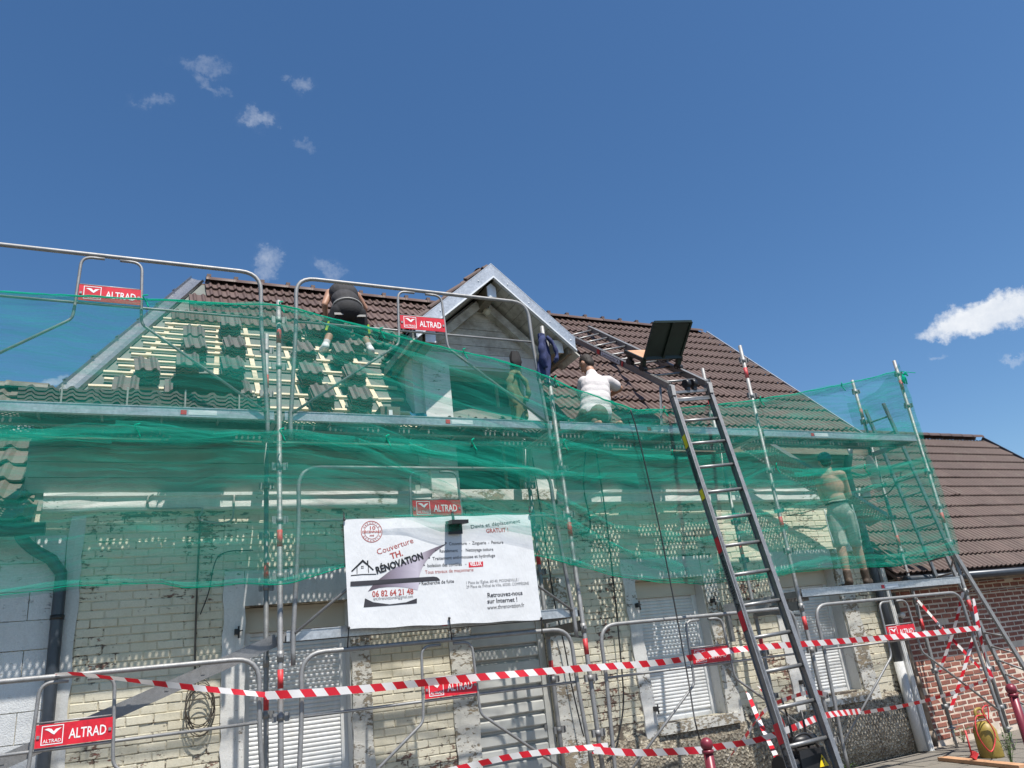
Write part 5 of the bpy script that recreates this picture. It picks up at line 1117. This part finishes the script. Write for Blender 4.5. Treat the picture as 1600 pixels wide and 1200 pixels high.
p = at(325, 612, .62); o = empty('ridge_tile_pile', V((p.x, .62, ZD2)), 'dark fanned pile of ridge tiles leaning on the eaves behind the deck bundles', 'tile pile')
for k in range(8): q = piece('ridge_tile', RIDGE, o, V((p.x + random.uniform(-.02, .02), .46 + .012 * k, ZD2 + .20 + .042 * k)), (0, .35, math.pi / 2), (1.0, 2.0 + .12 * k, 1.1))
def rubbish(name, mb, mat, lab, cat): return solo(name, mb, mat, lab, cat)
mb = MB(); p = at(606, 655, .42); b0 = V((p.x, .42, ZD2)); mb.box(b0 + V((0, 0, .11)), (.2, .2, .22), None, 0, -.08); o = solo('bucket', mb, 'tile_old', 'grey square tub with a white label on the upper deck left of the dormer', 'tub', None, None, b0)
mb = MB(); mb.box(b0 + V((0, -.112, .13)), (.04, .003, .10)); part('label_plate', mb, 'sticker', o)
mb = MB(); p = at(540, 652, .5); mb.tube([V((p.x - .3, .5, ZD2 + .08)), V((p.x + .12, .5, ZD2 + .08)), V((p.x + .28, .5, ZD2 + .09))], [.07, .075, .095], 12); solo('roll', mb, 'tile_old', 'grey roll of underlay lying on the upper deck below the bending worker', 'roll')
mb = MB(); p = at(657, 650, .6); P = [[V((p.x - .08 + .2 * i / 6 + .02 * math.sin(j), .62 - .10 * math.sin(j * .7 + i), ZD2 + .02 + .30 * j / 6 * (1 - .08 * i))) for j in range(7)] for i in range(7)]; mb.grid(P, 0, True); solo('plastic_sheet', mb, 'blue_tarp', 'crumpled blue plastic sheet on the deck beside the dormer pier', 'plastic sheet')
mb = MB(); p0 = atplane(603, 572, T, RC + .14); mb.bar(p0, p0 + V((.10, -.10, -.18)), .02, .02); mb.box(p0 + V((.05, -.06, -.1)), (.06, .05, .10)); solo('blue_tool', mb, 'blue_tarp', 'blue hand tool lying on the roof left of the dormer', 'tool')
def cloth(pts, rs, mat, lab, name, flat=.5, seed=0):
    q = catmull(pts, 6); n = 16; mb = MB(); P = []
    for i, p in enumerate(q):
        u = i / (len(q) - 1) * (len(rs) - 1); r = rs[int(u)] + (rs[min(int(u) + 1, len(rs) - 1)] - rs[int(u)]) * (u - int(u))
        P.append([p + V((math.cos(a) * r * (1 + .75 * noise.noise(V((math.cos(a) * 2.4, math.sin(a) * 2.4, i * .16 + seed)))), math.sin(a) * r * flat * (1 + .4 * noise.noise(V((math.cos(a) * 3, math.sin(a) * 3, i * .1 + seed)))), .02 * math.sin(a * 3) if i == len(q) - 1 else 0)) for a in [2 * math.pi * k / n for k in range(n + 1)]])
    mb.grid(P, 0, True); return solo(name, mb, mat, lab, 'jacket' if 'jacket' in name else 'strap')
cloth([at(804, 549, .74), at(806, 565, .72), at(807, 580, .72)], [.045, .075, .03], 'black_cloth', 'black webbing loop hung over the top of the rear post beside the dormer', 'strap', .4, 1)
def jacket(top, drop, w0, w1, mat, lab, seed, lean=0.0):
    """garment hung from its collar: pleated back, uneven hem, two limp sleeves"""
    mb = MB(); P = []; nu, nv = 22, 34
    for i in range(nu + 1):
        u = i / nu; row = []
        for j in range(nv + 1):
            v = j / nv; a = (v - .5) * 4.6; w = (w0 + (w1 - w0) * min(1, u * 1.6)) / 2; pl = 1 + (.10 + .26 * u) * math.sin(v * 31 + seed + 2.5 * noise.noise(V((v * 4, u * 2, seed)))) * .5 + .28 * noise.noise(V((v * 5, u * 3, seed + 9)))
            hem_ = (.06 * math.sin(v * 9 + seed) + .05 * noise.noise(V((v * 6, 3, seed)))) * u
            row.append(top + V((math.sin(a) * w * pl + lean * u + .02 * math.sin(u * 7 + seed), -math.cos(a) * w * .6 * pl + .02, -drop * u + hem_)))
        P.append(row)
    mb.grid(P, 0, True); o = solo('jacket', mb, mat, lab, 'jacket', None, None, top)
    for sgn, L in ((-1, .8), (1, .66)):
        q = catmull([top + V((sgn * w0 * .34, -.02, -.05)), top + V((sgn * w1 * .55, -.06, -drop * .3)), top + V((sgn * w1 * .50 + .02 * sgn, -.07, -drop * .55)), top + V((sgn * w1 * .42, -.05, -drop * L))], 5); m2 = MB()
        m2.tube(q, [.05 * (1 + .35 * math.sin(k * 1.3 + seed) * .6) * (w1 / .2) for k in range(len(q))], 10, 0, True, .6); part('sleeve', m2, mat, o)
jacket(at(803, 578, .70), at(803, 578, .70).z - at(802, 652, .70).z, .10, .20, 'olive_cloth', 'khaki jacket hanging on the rear post in front of the dormer window', 2)
jacket(at(849, 521, -.06), at(849, 521, -.06).z - at(845, 592, -.06).z, .09, .15, 'blue_cloth', 'navy jacket tied round the top of the post right of the dormer', 5, -.06)

# ------------------------------------------------------------------ right corner and street things
dp = [V((8.50, .86, 4.22)), V((8.50, .9, 4.10)), V((8.50, 1.0, 3.9)), V((8.50, 1.0, 3.0)), V((8.50, 1.0, 2.0)), V((8.50, 1.0, 1.15))]
mb = MB(); mb.tube(dp, .06, 12); mb.tube([V((8.50, 1.0, 2.75)), V((8.50, 1.0, 2.6))], .072, 12); o = solo('downpipe', mb, 'dark_pipe', 'anthracite downpipe at the right corner of the old house', 'downpipe', 'downpipes at the corner of the houses', None, (8.5, 1.0, 0))
mb = MB(); mb.tube([V((8.50, 1.0, 1.18)), V((8.50, 1.0, .05))], .066, 12); part('lower_pipe', mb, 'plaster_grey', o)
mb = MB(); mb.box2((8.60, .96, .03), (8.68, 1.06, 2.45)); mb.box2((8.612, .952, .03), (8.632, .96, 2.45)); mb.box2((8.652, .952, .03), (8.668, .96, 2.45)); solo('downpipe', mb, 'white_pipe', 'white ribbed square downpipe in the gap between the two houses', 'downpipe', 'downpipes at the corner of the houses', None, (8.64, 1.0, 0))
mb = MB(); mb.tube([V((8.86, 1.1, 2.1)), V((8.86, 1.1, 1.2)), V((8.86, 1.1, .05))], [.055, .055, .06], 12); mb.tube([V((8.86, 1.1, .95)), V((8.86, 1.1, .82))], .075, 12); mb.tube([V((8.86, 1.1, .25)), V((8.86, 1.1, .12))], .078, 12); solo('downpipe', mb, 'rust_pipe', 'old rust flecked cast iron downpipe beside the white one', 'downpipe', 'downpipes at the corner of the houses', None, (8.86, 1.1, 0))
mb = MB(); lp = at(1410, 961, .98); mb.ball(lp, .04, 12, 8); mb.bar(lp, lp + V((0, .1, 0)), .03, .05); solo('wall_lamp', mb, 'white', 'small round white wall lamp on the corner pipe behind the right guardrail', 'lamp')
mb = MB(); mb.box2((8.02, YW - .14, 2.72), (8.36, YW - .0, 2.98)); mb.prism([(8.01, YW - .15, 2.98), (8.37, YW - .15, 2.98), (8.37, YW, 3.0), (8.01, YW, 3.0)], (0, 0, .012)); o = solo('meter_box', mb, 'meter', 'pale rounded meter box on the wall beside the shirtless worker', 'meter box', None, None, (8.2, YW, 2.72))
mb = MB(); mb.box2((8.06, YW - .146, 2.75), (8.32, YW - .14, 2.94)); part('cover', mb, 'meter', o)
c_ = at(1364, 740, .78); nd = (RIGHT * .97 + UP * -.10 - FWD * .12).normalized(); ua = UP.cross(nd).normalized(); va = nd.cross(ua); ua2 = ua
mb = MB(); tilt = Matrix.Rotation(-.36, 3, FWD); ua, va, nd = tilt @ ua, tilt @ va, tilt @ nd
P = [[c_ + (ua * math.cos(a) + va * math.sin(a) * 1.08) * r + nd * (.55 * r * r - .02) for a in [2 * math.pi * k / 28 for k in range(29)]] for r in (.005, .06, .12, .18, .235, .26)]
mb.grid(P, 0, True); P2 = [[p - nd * .012 for p in row] for row in P]; mb.grid([row[::-1] for row in P2], 0, True); o = solo('satellite_dish', mb, 'dish', 'white satellite dish seen edge on at the right corner under the upper deck', 'satellite dish', None, None, c_)
mb = MB(); mb.tube([c_ - nd * .02, c_ - nd * .12, c_ - nd * .14 + V((0, .2, .1))], .018, 8); mb.tube([c_ - va * .2, c_ + nd * .25 - va * .1], .008, 6); mb.box(c_ + nd * .27 - va * .09, (.05, .05, .07)); part('arm', mb, 'galv_dark', o)
def bollard(p, lab):
    o = empty('bollard', V((p.x, p.y, 0)), lab, 'bollard', 'burgundy street bollards'); h = p.z
    mb = MB(); mb.tube([V((p.x, p.y, 0)), V((p.x, p.y, h - .10))], .038, 14); mb.tube([V((p.x, p.y, h - .115)), V((p.x, p.y, h - .09))], .046, 14); mb.tube([V((p.x, p.y, 0)), V((p.x, p.y, .03))], .06, 14); part('shaft', mb, 'bollard', o)
    mb = MB(); mb.ball(V((p.x, p.y, h - .05)), .05, 16, 10); part('head', mb, 'bollard', o)
bollard(atz(1102, 1152, .98), 'burgundy ball top bollard with tape tied to it at the foot of the hoist ladder'); bollard(atz(1577, 1068, 1.0), 'burgundy bollard at the right edge in front of the red brick wall')
p = atz(1556, 1186, .0); p = V((p.x - .05, p.y, 0)); o = empty('canister', p, 'mustard yellow plastic canister with a red hose coiled on it at the right end', 'canister')
mb = MB(); mb.tube([p + V((0, 0, z)) for z in (.01, .05, .33, .40, .43)], [.135, .145, .14, .10, .05], 16, 0, True, .8); part('body', mb, 'canister', o)
mb = MB(); mb.tube(catmull([p + V((-.08, 0, .46)), p + V((-.06, 0, .56)), p + V((.06, 0, .56)), p + V((.08, 0, .46))], 5), .018, 8); mb.tube([p + V((0, 0, .47)), p + V((0, 0, .52))], .035, 10); part('handle', mb, 'canister', o)
mb = MB(); mb.tube(catmull([p + V((-.02, -.1, .5)), p + V((-.22, -.1, .5)), p + V((-.30, -.12, .3)), p + V((-.2, -.15, .12)), p + V((-.05, -.16, .3)), p + V((-.1, -.12, .55)), p + V((.05, -.1, .6)), p + V((.0, -.1, .45))], 7), .008, 6); part('hose', mb, 'red_band', o)
mb = MB(); a, b = atz(1472, 1185, .05), atz(1600, 1198, .05); mb.bar(a, b, .13, .04); solo('plank', mb, 'ply', 'short pine plank lying on the ground at the right end of the scaffold', 'plank')
mb = MB(); a = atz(1520, 1185, .09); mb.bar(a, a + V((.05, -.02, .06)), .06, .05); mb.tube([a + V((0, 0, .04)), a + V((.01, 0, .3))], .01, 6); solo('tool', mb, 'red_band', 'small red handled tool lying on the pine plank', 'tool')
def weed(p, h, n, lab, spread=.12, seed=0):
    rd = random.Random(seed); o = empty('weed', p, lab, 'weed', 'weeds along the foot of the walls'); mb = MB(); st = MB()
    for k in range(n):
        a = rd.uniform(0, 6.28); s = rd.uniform(.2, 1) * spread; hh = h * rd.uniform(.55, 1); q = catmull([p, p + V((math.cos(a) * s * .4, math.sin(a) * s * .4, hh * .6)), p + V((math.cos(a) * s, math.sin(a) * s, hh))], 4); st.tube(q, .003, 4)
        for t in range(10):
            c = q[rd.randrange(2, len(q))] + V((rd.uniform(-.02, .02), rd.uniform(-.02, .02), rd.uniform(-.02, .02))); b = rd.uniform(0, 6.28); L = rd.uniform(.02, .045); d = V((math.cos(b), math.sin(b), rd.uniform(-.2, .6))) * L; w = V((-math.sin(b), math.cos(b), 0)) * L * .3; mb.add([c, c + d * .5 + w, c + d, c + d * .5 - w], [(0, 1, 2, 3)])
    part('foliage', mb, 'weed', o, kind='stuff'); part('stem', st, 'weed', o)
weed(atz(1400, 1180, .0), .16, 9, 'small green weed at the foot of the rough wall near the corner', .14, 1); weed(atz(1582, 1197, .0), .42, 12, 'tall thin weed in front of the yellow canister', .16, 2); weed(V((9.5, 1.12, 0)), .22, 8, 'small weed at the foot of the red brick wall', .15, 3); weed(V((7.1, 1.0, 0)), .10, 8, 'low weed under the third window', .15, 4); weed(atz(1330, 1196, .0), .08, 7, 'tiny weed right of the winch', .1, 5)

# ------------------------------------------------------------------ the three workers
def blob(name, parent, shapes, mat, voxel=.011, smooth=4):
    mb = MB()
    for s in shapes:
        if s[0] == 'c':
            _, a, ra, b, rb = s; a, b = V(a), V(b); n = 8
            d = (b - a); L = max(d.length, 1e-4); d = d / L
            pts = [a - d * ra * math.cos(t) for t in (0.15, .5, .9, 1.3)]; rs = [ra * math.sin(t) for t in (0.15, .5, .9, 1.3)]
            pts += [a, a.lerp(b, .5), b]; rs += [ra, (ra + rb) / 2, rb]
            pts += [b + d * rb * math.cos(t) for t in (1.3, .9, .5, .15)]; rs += [rb * math.sin(t) for t in (1.3, .9, .5, .15)]
            mb.tube(pts, rs, 14)
        else:
            _, c, r, X, Y = s; X, Y = V(X).normalized(), V(Y); Y = (Y - X * X.dot(Y)).normalized(); Z = X.cross(Y); k = len(mb.v); mb.ball((0, 0, 0), 1, 18, 12)
            for i in range(k, len(mb.v)): v = mb.v[i]; mb.v[i] = tuple(V(c) + X * v[0] * r[0] + Y * v[1] * r[1] + Z * v[2] * r[2])
    me = mb.mesh(name, M_(mat), rootof(parent).location); tmp = bpy.data.objects.new(name, me); COL.objects.link(tmp)
    md = tmp.modifiers.new('r', 'REMESH'); md.mode = 'VOXEL'; md.voxel_size = voxel; md.use_smooth_shade = True
    sm = tmp.modifiers.new('s', 'SMOOTH'); sm.iterations = smooth; sm.factor = .5
    bpy.context.view_layer.update(); m2 = bpy.data.meshes.new_from_object(tmp.evaluated_get(bpy.context.evaluated_depsgraph_get())); bpy.data.objects.remove(tmp); bpy.data.meshes.remove(me)
    m2.materials.clear(); m2.materials.append(MT[mat] if isinstance(mat, str) else mat)
    return link(name, m2, parent)
def hand(w, d, pn, side):
    """palm and five bent fingers from wrist w along d; pn = palm normal"""
    d = V(d).normalized(); pn = V(pn); pn = (pn - d * d.dot(pn)).normalized(); s = d.cross(pn) * side; o = [('c', w, .026, w + d * .03, .03), ('c', w + d * .03 - s * .018, .02, w + d * .08 - s * .024, .019), ('c', w + d * .03 + s * .015, .02, w + d * .08 + s * .02, .018)]
    for k, (off, L) in enumerate(((-.033, .07), (-.011, .08), (.011, .076), (.032, .06))):
        a = w + d * .085 + s * off; b = a + d * L * .5 + pn * .012; c = b + (d * .6 + pn * .8).normalized() * L * .5; o += [('c', a, .0105, b, .010), ('c', b, .010, c, .0085)]
    a = w + d * .03 - s * .03; b = a + (d * .5 - s * .8 + pn * .3).normalized() * .045; o += [('c', a, .013, b, .0115), ('c', b, .0115, b + (d * .8 - s * .2 + pn * .5).normalized() * .035, .0095)]
    return o
def head_shapes(c, f, up):
    f, up = V(f).normalized(), V(up).normalized(); up = (up - f * f.dot(up)).normalized(); r = f.cross(up)
    o = [('e', c + up * .015 - f * .01, (.098, .077, .112), f, r), ('e', c - up * .05 + f * .025, (.068, .058, .065), f, r), ('c', c + f * .088 + up * .005, .012, c + f * .108 - up * .025, .016), ('c', c + f * .078 - up * .058 - r * .02, .010, c + f * .078 - up * .058 + r * .02, .010), ('c', c + f * .075 - up * .09, .02, c + f * .07 - up * .085, .02), ('c', c + f * .085 + up * .03 - r * .04, .012, c + f * .085 + up * .03 + r * .04, .012)]
    for s in (-1, 1): o.append(('e', c + r * s * .08 - f * .005 - up * .01, (.028, .013, .035), f, r))
    return o
def person(J, lab, skin, face, up, limbs_r=1.0, base=None):
    o = empty('person', base, lab, 'person', 'roofers at work'); P = J; fat = limbs_r
    sh = head_shapes(P['head'], face, up) + [('c', P['neck'], .058, P['head'] - V(up).normalized() * .05, .054)]
    ax = (P['Rs'] - P['Ls']).normalized(); spine = (P['chest'] - P['pelvis']).normalized()
    sh += [('e', P['pelvis'], (.165 * fat, .12 * fat, .13), ax, ax.cross(spine)), ('e', P['pelvis'].lerp(P['chest'], .45), (.145 * fat, .105 * fat, .17), ax, ax.cross(spine)), ('e', P['chest'], (.17 * fat, .115 * fat, .18), ax, ax.cross(spine)), ('c', P['Ls'] - ax * -.02, .07, P['Rs'] - ax * .02, .07), ('c', P['chest'].lerp(P['neck'], .6), .085, P['neck'], .06)]
    for s in 'LR':
        sh += [('c', P[s + 's'], .062, P[s + 'e'], .045), ('c', P[s + 'e'], .046, P[s + 'w'], .03), ('c', P[s + 'h'], .098 * fat, P[s + 'k'], .062), ('c', P[s + 'k'], .062, P[s + 'k'].lerp(P[s + 'a'], .35), .06), ('c', P[s + 'k'].lerp(P[s + 'a'], .3), .06, P[s + 'a'], .038), ('c', P[s + 'a'], .04, P[s + 't'], .032)]
        dd = (P[s + 'w'] - P[s + 'e']).normalized(); sh += hand(P[s + 'w'], P.get(s + 'd', dd), P.get(s + 'p', V((0, 0, -1))), 1 if s == 'R' else -1)
    blob('body', o, sh, skin, .0095, 5)
    f, u = V(face).normalized(), V(up).normalized(); u = (u - f * f.dot(u)).normalized(); r = f.cross(u)
    for s in (-1, 1): m_ = MB(); m_.ball(P['head'] + f * .083 + r * s * .032 + u * .012, .012, 10, 6); part('eye', m_, 'eye', o)
    return o
def hair(o, J, face, up, k=1.0, low=.0):
    f, u = V(face).normalized(), V(up).normalized(); u = (u - f * f.dot(u)).normalized(); r = f.cross(u); c = J['head']
    return blob('hair', o, [('e', c + u * .03 - f * .022, (.092 * k, .083 * k, .105 * k), f, r), ('e', c - f * .05 - u * .02 - u * low, (.055, .07, .075), f, r)], 'hair', .01, 3)
def boots(o, J, mat, name='boot', h=.10):
    for s in 'LR':
        a, t = J[s + 'a'], J[s + 't']; up = (J[s + 'k'] - a).normalized(); dn = -up; d = (t - a); d = (d - up * up.dot(d)).normalized()
        heel = a - up * .045 - d * .03; toe = a - up * .05 + d * .17
        blob(name, o, [('c', a + up * (h - .05), .052, a - up * .02, .052), ('c', heel, .048, heel + d * .1, .052), ('c', heel + d * .08, .05, toe, .042)], mat, .010, 3)
# A: bending over on the roof, back to the street
fl_, fr_ = atplane(509, 546, T, RC + .06), atplane(578, 551, T, RC + .06); fy = (fl_.y + fr_.y) / 2
pel = at(544, 487, fy - .02)
k_ = lambda px, py, y: at(px, py, y)
JA = dict(pelvis=pel, chest=at(537, 459, fy + .34), neck=at(528, 458, fy + .58), head=at(523, 463, fy + .72), Ls=at(515, 458, fy + .42), Rs=at(557, 462, fy + .42), Le=at(507, 476, fy + .36), Lw=at(509, 496, fy + .44), Re=at(570, 482, fy + .5), Rw=at(566, 500, fy + .62),
          Lh=pel + V((-.125, 0, -.03)), Rh=pel + V((.125, 0, -.03)), La=fl_ + V((0, 0, .06)), Ra=fr_ + V((0, 0, .06)), Lt=fl_ + V((-.02, .15, .09)), Rt=fr_ + V((.02, .15, .09)))
for s in 'LR': JA[s + 'k'] = (JA[s + 'h'] + JA[s + 'a']) / 2 + V((0, .07, .0))
A = person(JA, 'bending roofer in black vest and black work shorts standing on the bare roof', 'skin', (0, .5, -.85), (0, .85, .5), 1.15, (fl_ + fr_) / 2)
hair(A, JA, (0, .5, -.85), (0, .85, .5))
ax = (JA['Rs'] - JA['Ls']).normalized(); sp_ = (JA['chest'] - JA['pelvis']).normalized()
blob('vest', A, [('e', pel.lerp(JA['chest'], .25), (.20, .15, .15), ax, ax.cross(sp_)), ('e', pel.lerp(JA['chest'], .6), (.20, .148, .19), ax, ax.cross(sp_)), ('e', JA['chest'] + sp_ * .02, (.21, .15, .20), ax, ax.cross(sp_)), ('c', JA['Ls'] + ax * .06, .07, JA['Rs'] - ax * .06, .07)], 'charcoal', .011, 3)
sh = [('e', pel + V((0, -.01, 0)), (.21, .16, .16), ax, ax.cross(sp_))]
for s in 'LR': sh.append(('c', JA[s + 'h'], .125, JA[s + 'h'].lerp(JA[s + 'k'], 1.15), .098))
blob('shorts', A, sh, 'black_cloth', .011, 3)
mb = MB(); bc = pel + sp_ * .10; mb.tube([bc + ax * .208 * math.cos(a) + ax.cross(sp_) * .16 * math.sin(a) for a in [2 * math.pi * k / 24 for k in range(25)]], .012, 6); part('belt', mb, 'wire_grey', A)
for s, sx in (('L', -1), ('R', 1)):
    a, b = JA[s + 'h'].lerp(JA[s + 'k'], .62), JA[s + 'h'].lerp(JA[s + 'k'], 1.1); mb = MB(); mb.bar(a + ax * .085 * sx + V((0, -.07, 0)), b + ax * .075 * sx + V((0, -.075, 0)), .03, .012, (0, -1, 0)); part('stripe', mb, 'lime', A)
    mb = MB(); q = JA[s + 'h'].lerp(JA[s + 'k'], .30); mb.bar(q + V((-.06, -.128, 0)), q + V((.06, -.128, .01)), .012, .03); part('pocket_tape', mb, 'wire_grey', A)
for s in 'LR': blob('sock', A, [('c', JA[s + 'a'] + (JA[s + 'k'] - JA[s + 'a']).normalized() * .07, .048, JA[s + 'a'], .045)], 'white_cloth', .01, 2)
boots(A, JA, 'shoe', 'shoe', .05)
# B: kneeling on the upper deck, white T-shirt, facing the roof
pel = at(931, 645, .33); pel.z = max(pel.z, ZD2 + .17)
JB = dict(pelvis=pel, chest=at(930, 605, .42), neck=at(924, 583, .50), head=at(916, 569, .58), Ls=at(912, 597, .50), Rs=at(950, 596, .44), Le=at(908, 622, .68), Lw=at(930, 612, .80), Re=at(968, 607, .50), Rw=at(953, 617, .70))
JB['Lh'] = pel + V((-.10, .02, -.02)); JB['Rh'] = pel + V((.10, .02, -.02))
JB['Lk'] = V((pel.x - .16, .66, ZD2 + .075)); JB['Rk'] = V((pel.x + .2, .64, ZD2 + .075)); JB['La'] = V((pel.x - .13, .24, ZD2 + .06)); JB['Ra'] = V((pel.x + .15, .22, ZD2 + .06)); JB['Lt'] = V((pel.x - .12, .10, ZD2 + .05)); JB['Rt'] = V((pel.x + .15, .08, ZD2 + .05))
fB = V((-.25, .85, -.45)); uB = V((-.1, .45, .9))
B = person(JB, 'kneeling roofer in a white T-shirt on the upper deck, facing the tiles', 'skin', fB, uB, 1.0, V((pel.x, .4, ZD2))); hair(B, JB, fB, uB)
ax = (JB['Rs'] - JB['Ls']).normalized(); sp_ = (JB['chest'] - pel).normalized(); fw_ = ax.cross(sp_)
rd = random.Random(3)
sh = [('e', JB['chest'], (.185, .135, .19), ax, fw_)]
for k in range(5): t_ = k / 4; sh += [('c', pel.lerp(JB['chest'], t_ * 1.0) - ax * .065 + sp_ * .0, .135 - .012 * t_, pel.lerp(JB['chest'], t_) + ax * .065, .135 - .012 * t_)]
sh += [ ('c', JB['Ls'], .074, JB['Rs'], .074), ('c', JB['chest'].lerp(JB['neck'], .5), .10, JB['neck'] - sp_ * .02, .07)]
for s in 'LR': sh.append(('c', JB[s + 's'], .076, JB[s + 's'].lerp(JB[s + 'e'], .62), .074))
for k in range(7): a0 = JB['chest'] + ax * (-.13 + .04 * k) - fw_ * .12; sh.append(('c', a0 + sp_ * .12, .010, a0 - sp_ * (.2 + .02 * k) + ax * .05 - fw_ * .025, .022))
blob('t_shirt', B, sh, 'white_cloth', .011, 3)
sh = [('e', pel - sp_ * .03, (.18, .15, .13), ax, fw_)]
for s in 'LR': sh += [('c', JB[s + 'h'], .115, JB[s + 'k'], .085), ('c', JB[s + 'k'], .08, JB[s + 'a'].lerp(JB[s + 'k'], .2), .065)]
blob('trousers', B, sh, 'brown_short', .011, 3); boots(B, JB, 'boot')
# C: shirtless, standing on the lower deck, turned away
zd = D1 + .085
f1, f2 = at(1326, 906, .16), at(1353, 902, .20); f1.z = f2.z = zd; fc = (f1 + f2) / 2; yy = fc.y; Rz = Matrix.Rotation(-.85, 3, 'Z')
g_ = lambda x, y, z: fc + Rz @ V((x, y, z)) + V((-.01 * z, 0, 0))
JC = dict(pelvis=g_(0, 0, .96), chest=g_(0, .0, 1.30), neck=g_(0, .03, 1.50), head=g_(-.01, .06, 1.655), Ls=g_(-.145, .01, 1.43), Rs=g_(.145, .01, 1.43), Le=g_(-.15, .14, 1.17), Re=g_(.165, .10, 1.17), Lw=g_(-.06, .35, 1.22), Rw=g_(.08, .33, 1.20), Lh=g_(-.085, 0, .91), Rh=g_(.085, 0, .91))
JC['La'] = f1 + V((0, 0, .09)); JC['Ra'] = f2 + V((0, 0, .09)); JC['Lt'] = JC['La'] + Rz @ V((-.03, .14, -.05)); JC['Rt'] = JC['Ra'] + Rz @ V((.03, .14, -.05))
for s in 'LR': JC[s + 'k'] = (JC[s + 'h'] + JC[s + 'a']) / 2 + Rz @ V((0, .04, .02)); JC[s + 'p'] = Rz @ V((0, 0, -1))
fC = Rz @ V((-.25, .95, -.12)); uC = V((0, 0, 1))
C = person(JC, 'shirtless roofer in light shorts, dark cap and brown boots on the lower deck', 'skin_pale', fC, uC, .84, V((fc.x, fc.y, zd)))
ax = Rz @ V((1, 0, 0)); fw_ = Rz @ V((0, 1, 0))
hair(C, JC, fC, uC, .97)
h = JC['head']; f_ = fC.normalized(); cs = [('e', h + V((0, 0, .045)) - f_ * .01, (.105, .09, .085), f_, V((0, 0, 1)).cross(f_)), ('c', h + f_ * .08 + V((0, 0, .035)), .03, h + f_ * .15 + V((0, 0, .02)), .018)]
blob('cap', C, cs, 'blue_cloth', .01, 2)
sh = [('e', JC['pelvis'] + V((0, 0, .0)), (.152, .122, .15), ax, fw_), ('c', g_(-.03, 0, 1.04), .108, g_(.03, 0, 1.04), .108)]
for s in 'LR':
    sh.append(('c', JC[s + 'h'], .095, JC[s + 'h'].lerp(JC[s + 'k'], .92), .080))
    for k in range(4): a_ = k * 1.6 + (0 if s == 'L' else .7); rr = ax * math.cos(a_) + fw_ * math.sin(a_); sh.append(('c', JC[s + 'h'] + rr * .074, .018, JC[s + 'h'].lerp(JC[s + 'k'], .97) + rr * .074, .02))
blob('shorts', C, sh, 'short_cloth', .011, 2)
mb = MB(); bc = g_(0, 0, 1.075); mb.tube([bc + ax * .142 * math.cos(a) + fw_ * .115 * math.sin(a) for a in [2 * math.pi * k / 24 for k in range(25)]], .014, 6); part('belt', mb, 'black', C)
for s, sx in (('L', -1), ('R', 1)): a_, b_ = JC[s + 'h'] + V((0, 0, .1)), JC[s + 'h'].lerp(JC[s + 'k'], .9); mb = MB(); mb.tube(catmull([a_ + ax * sx * .085 - fw_ * .08, a_.lerp(b_, .5) + ax * sx * .09 - fw_ * .07, b_ + ax * sx * .07 - fw_ * .075], 5), .007, 5); part('piping', mb, 'white', C)
boots(C, JC, 'boot', 'boot', .14)
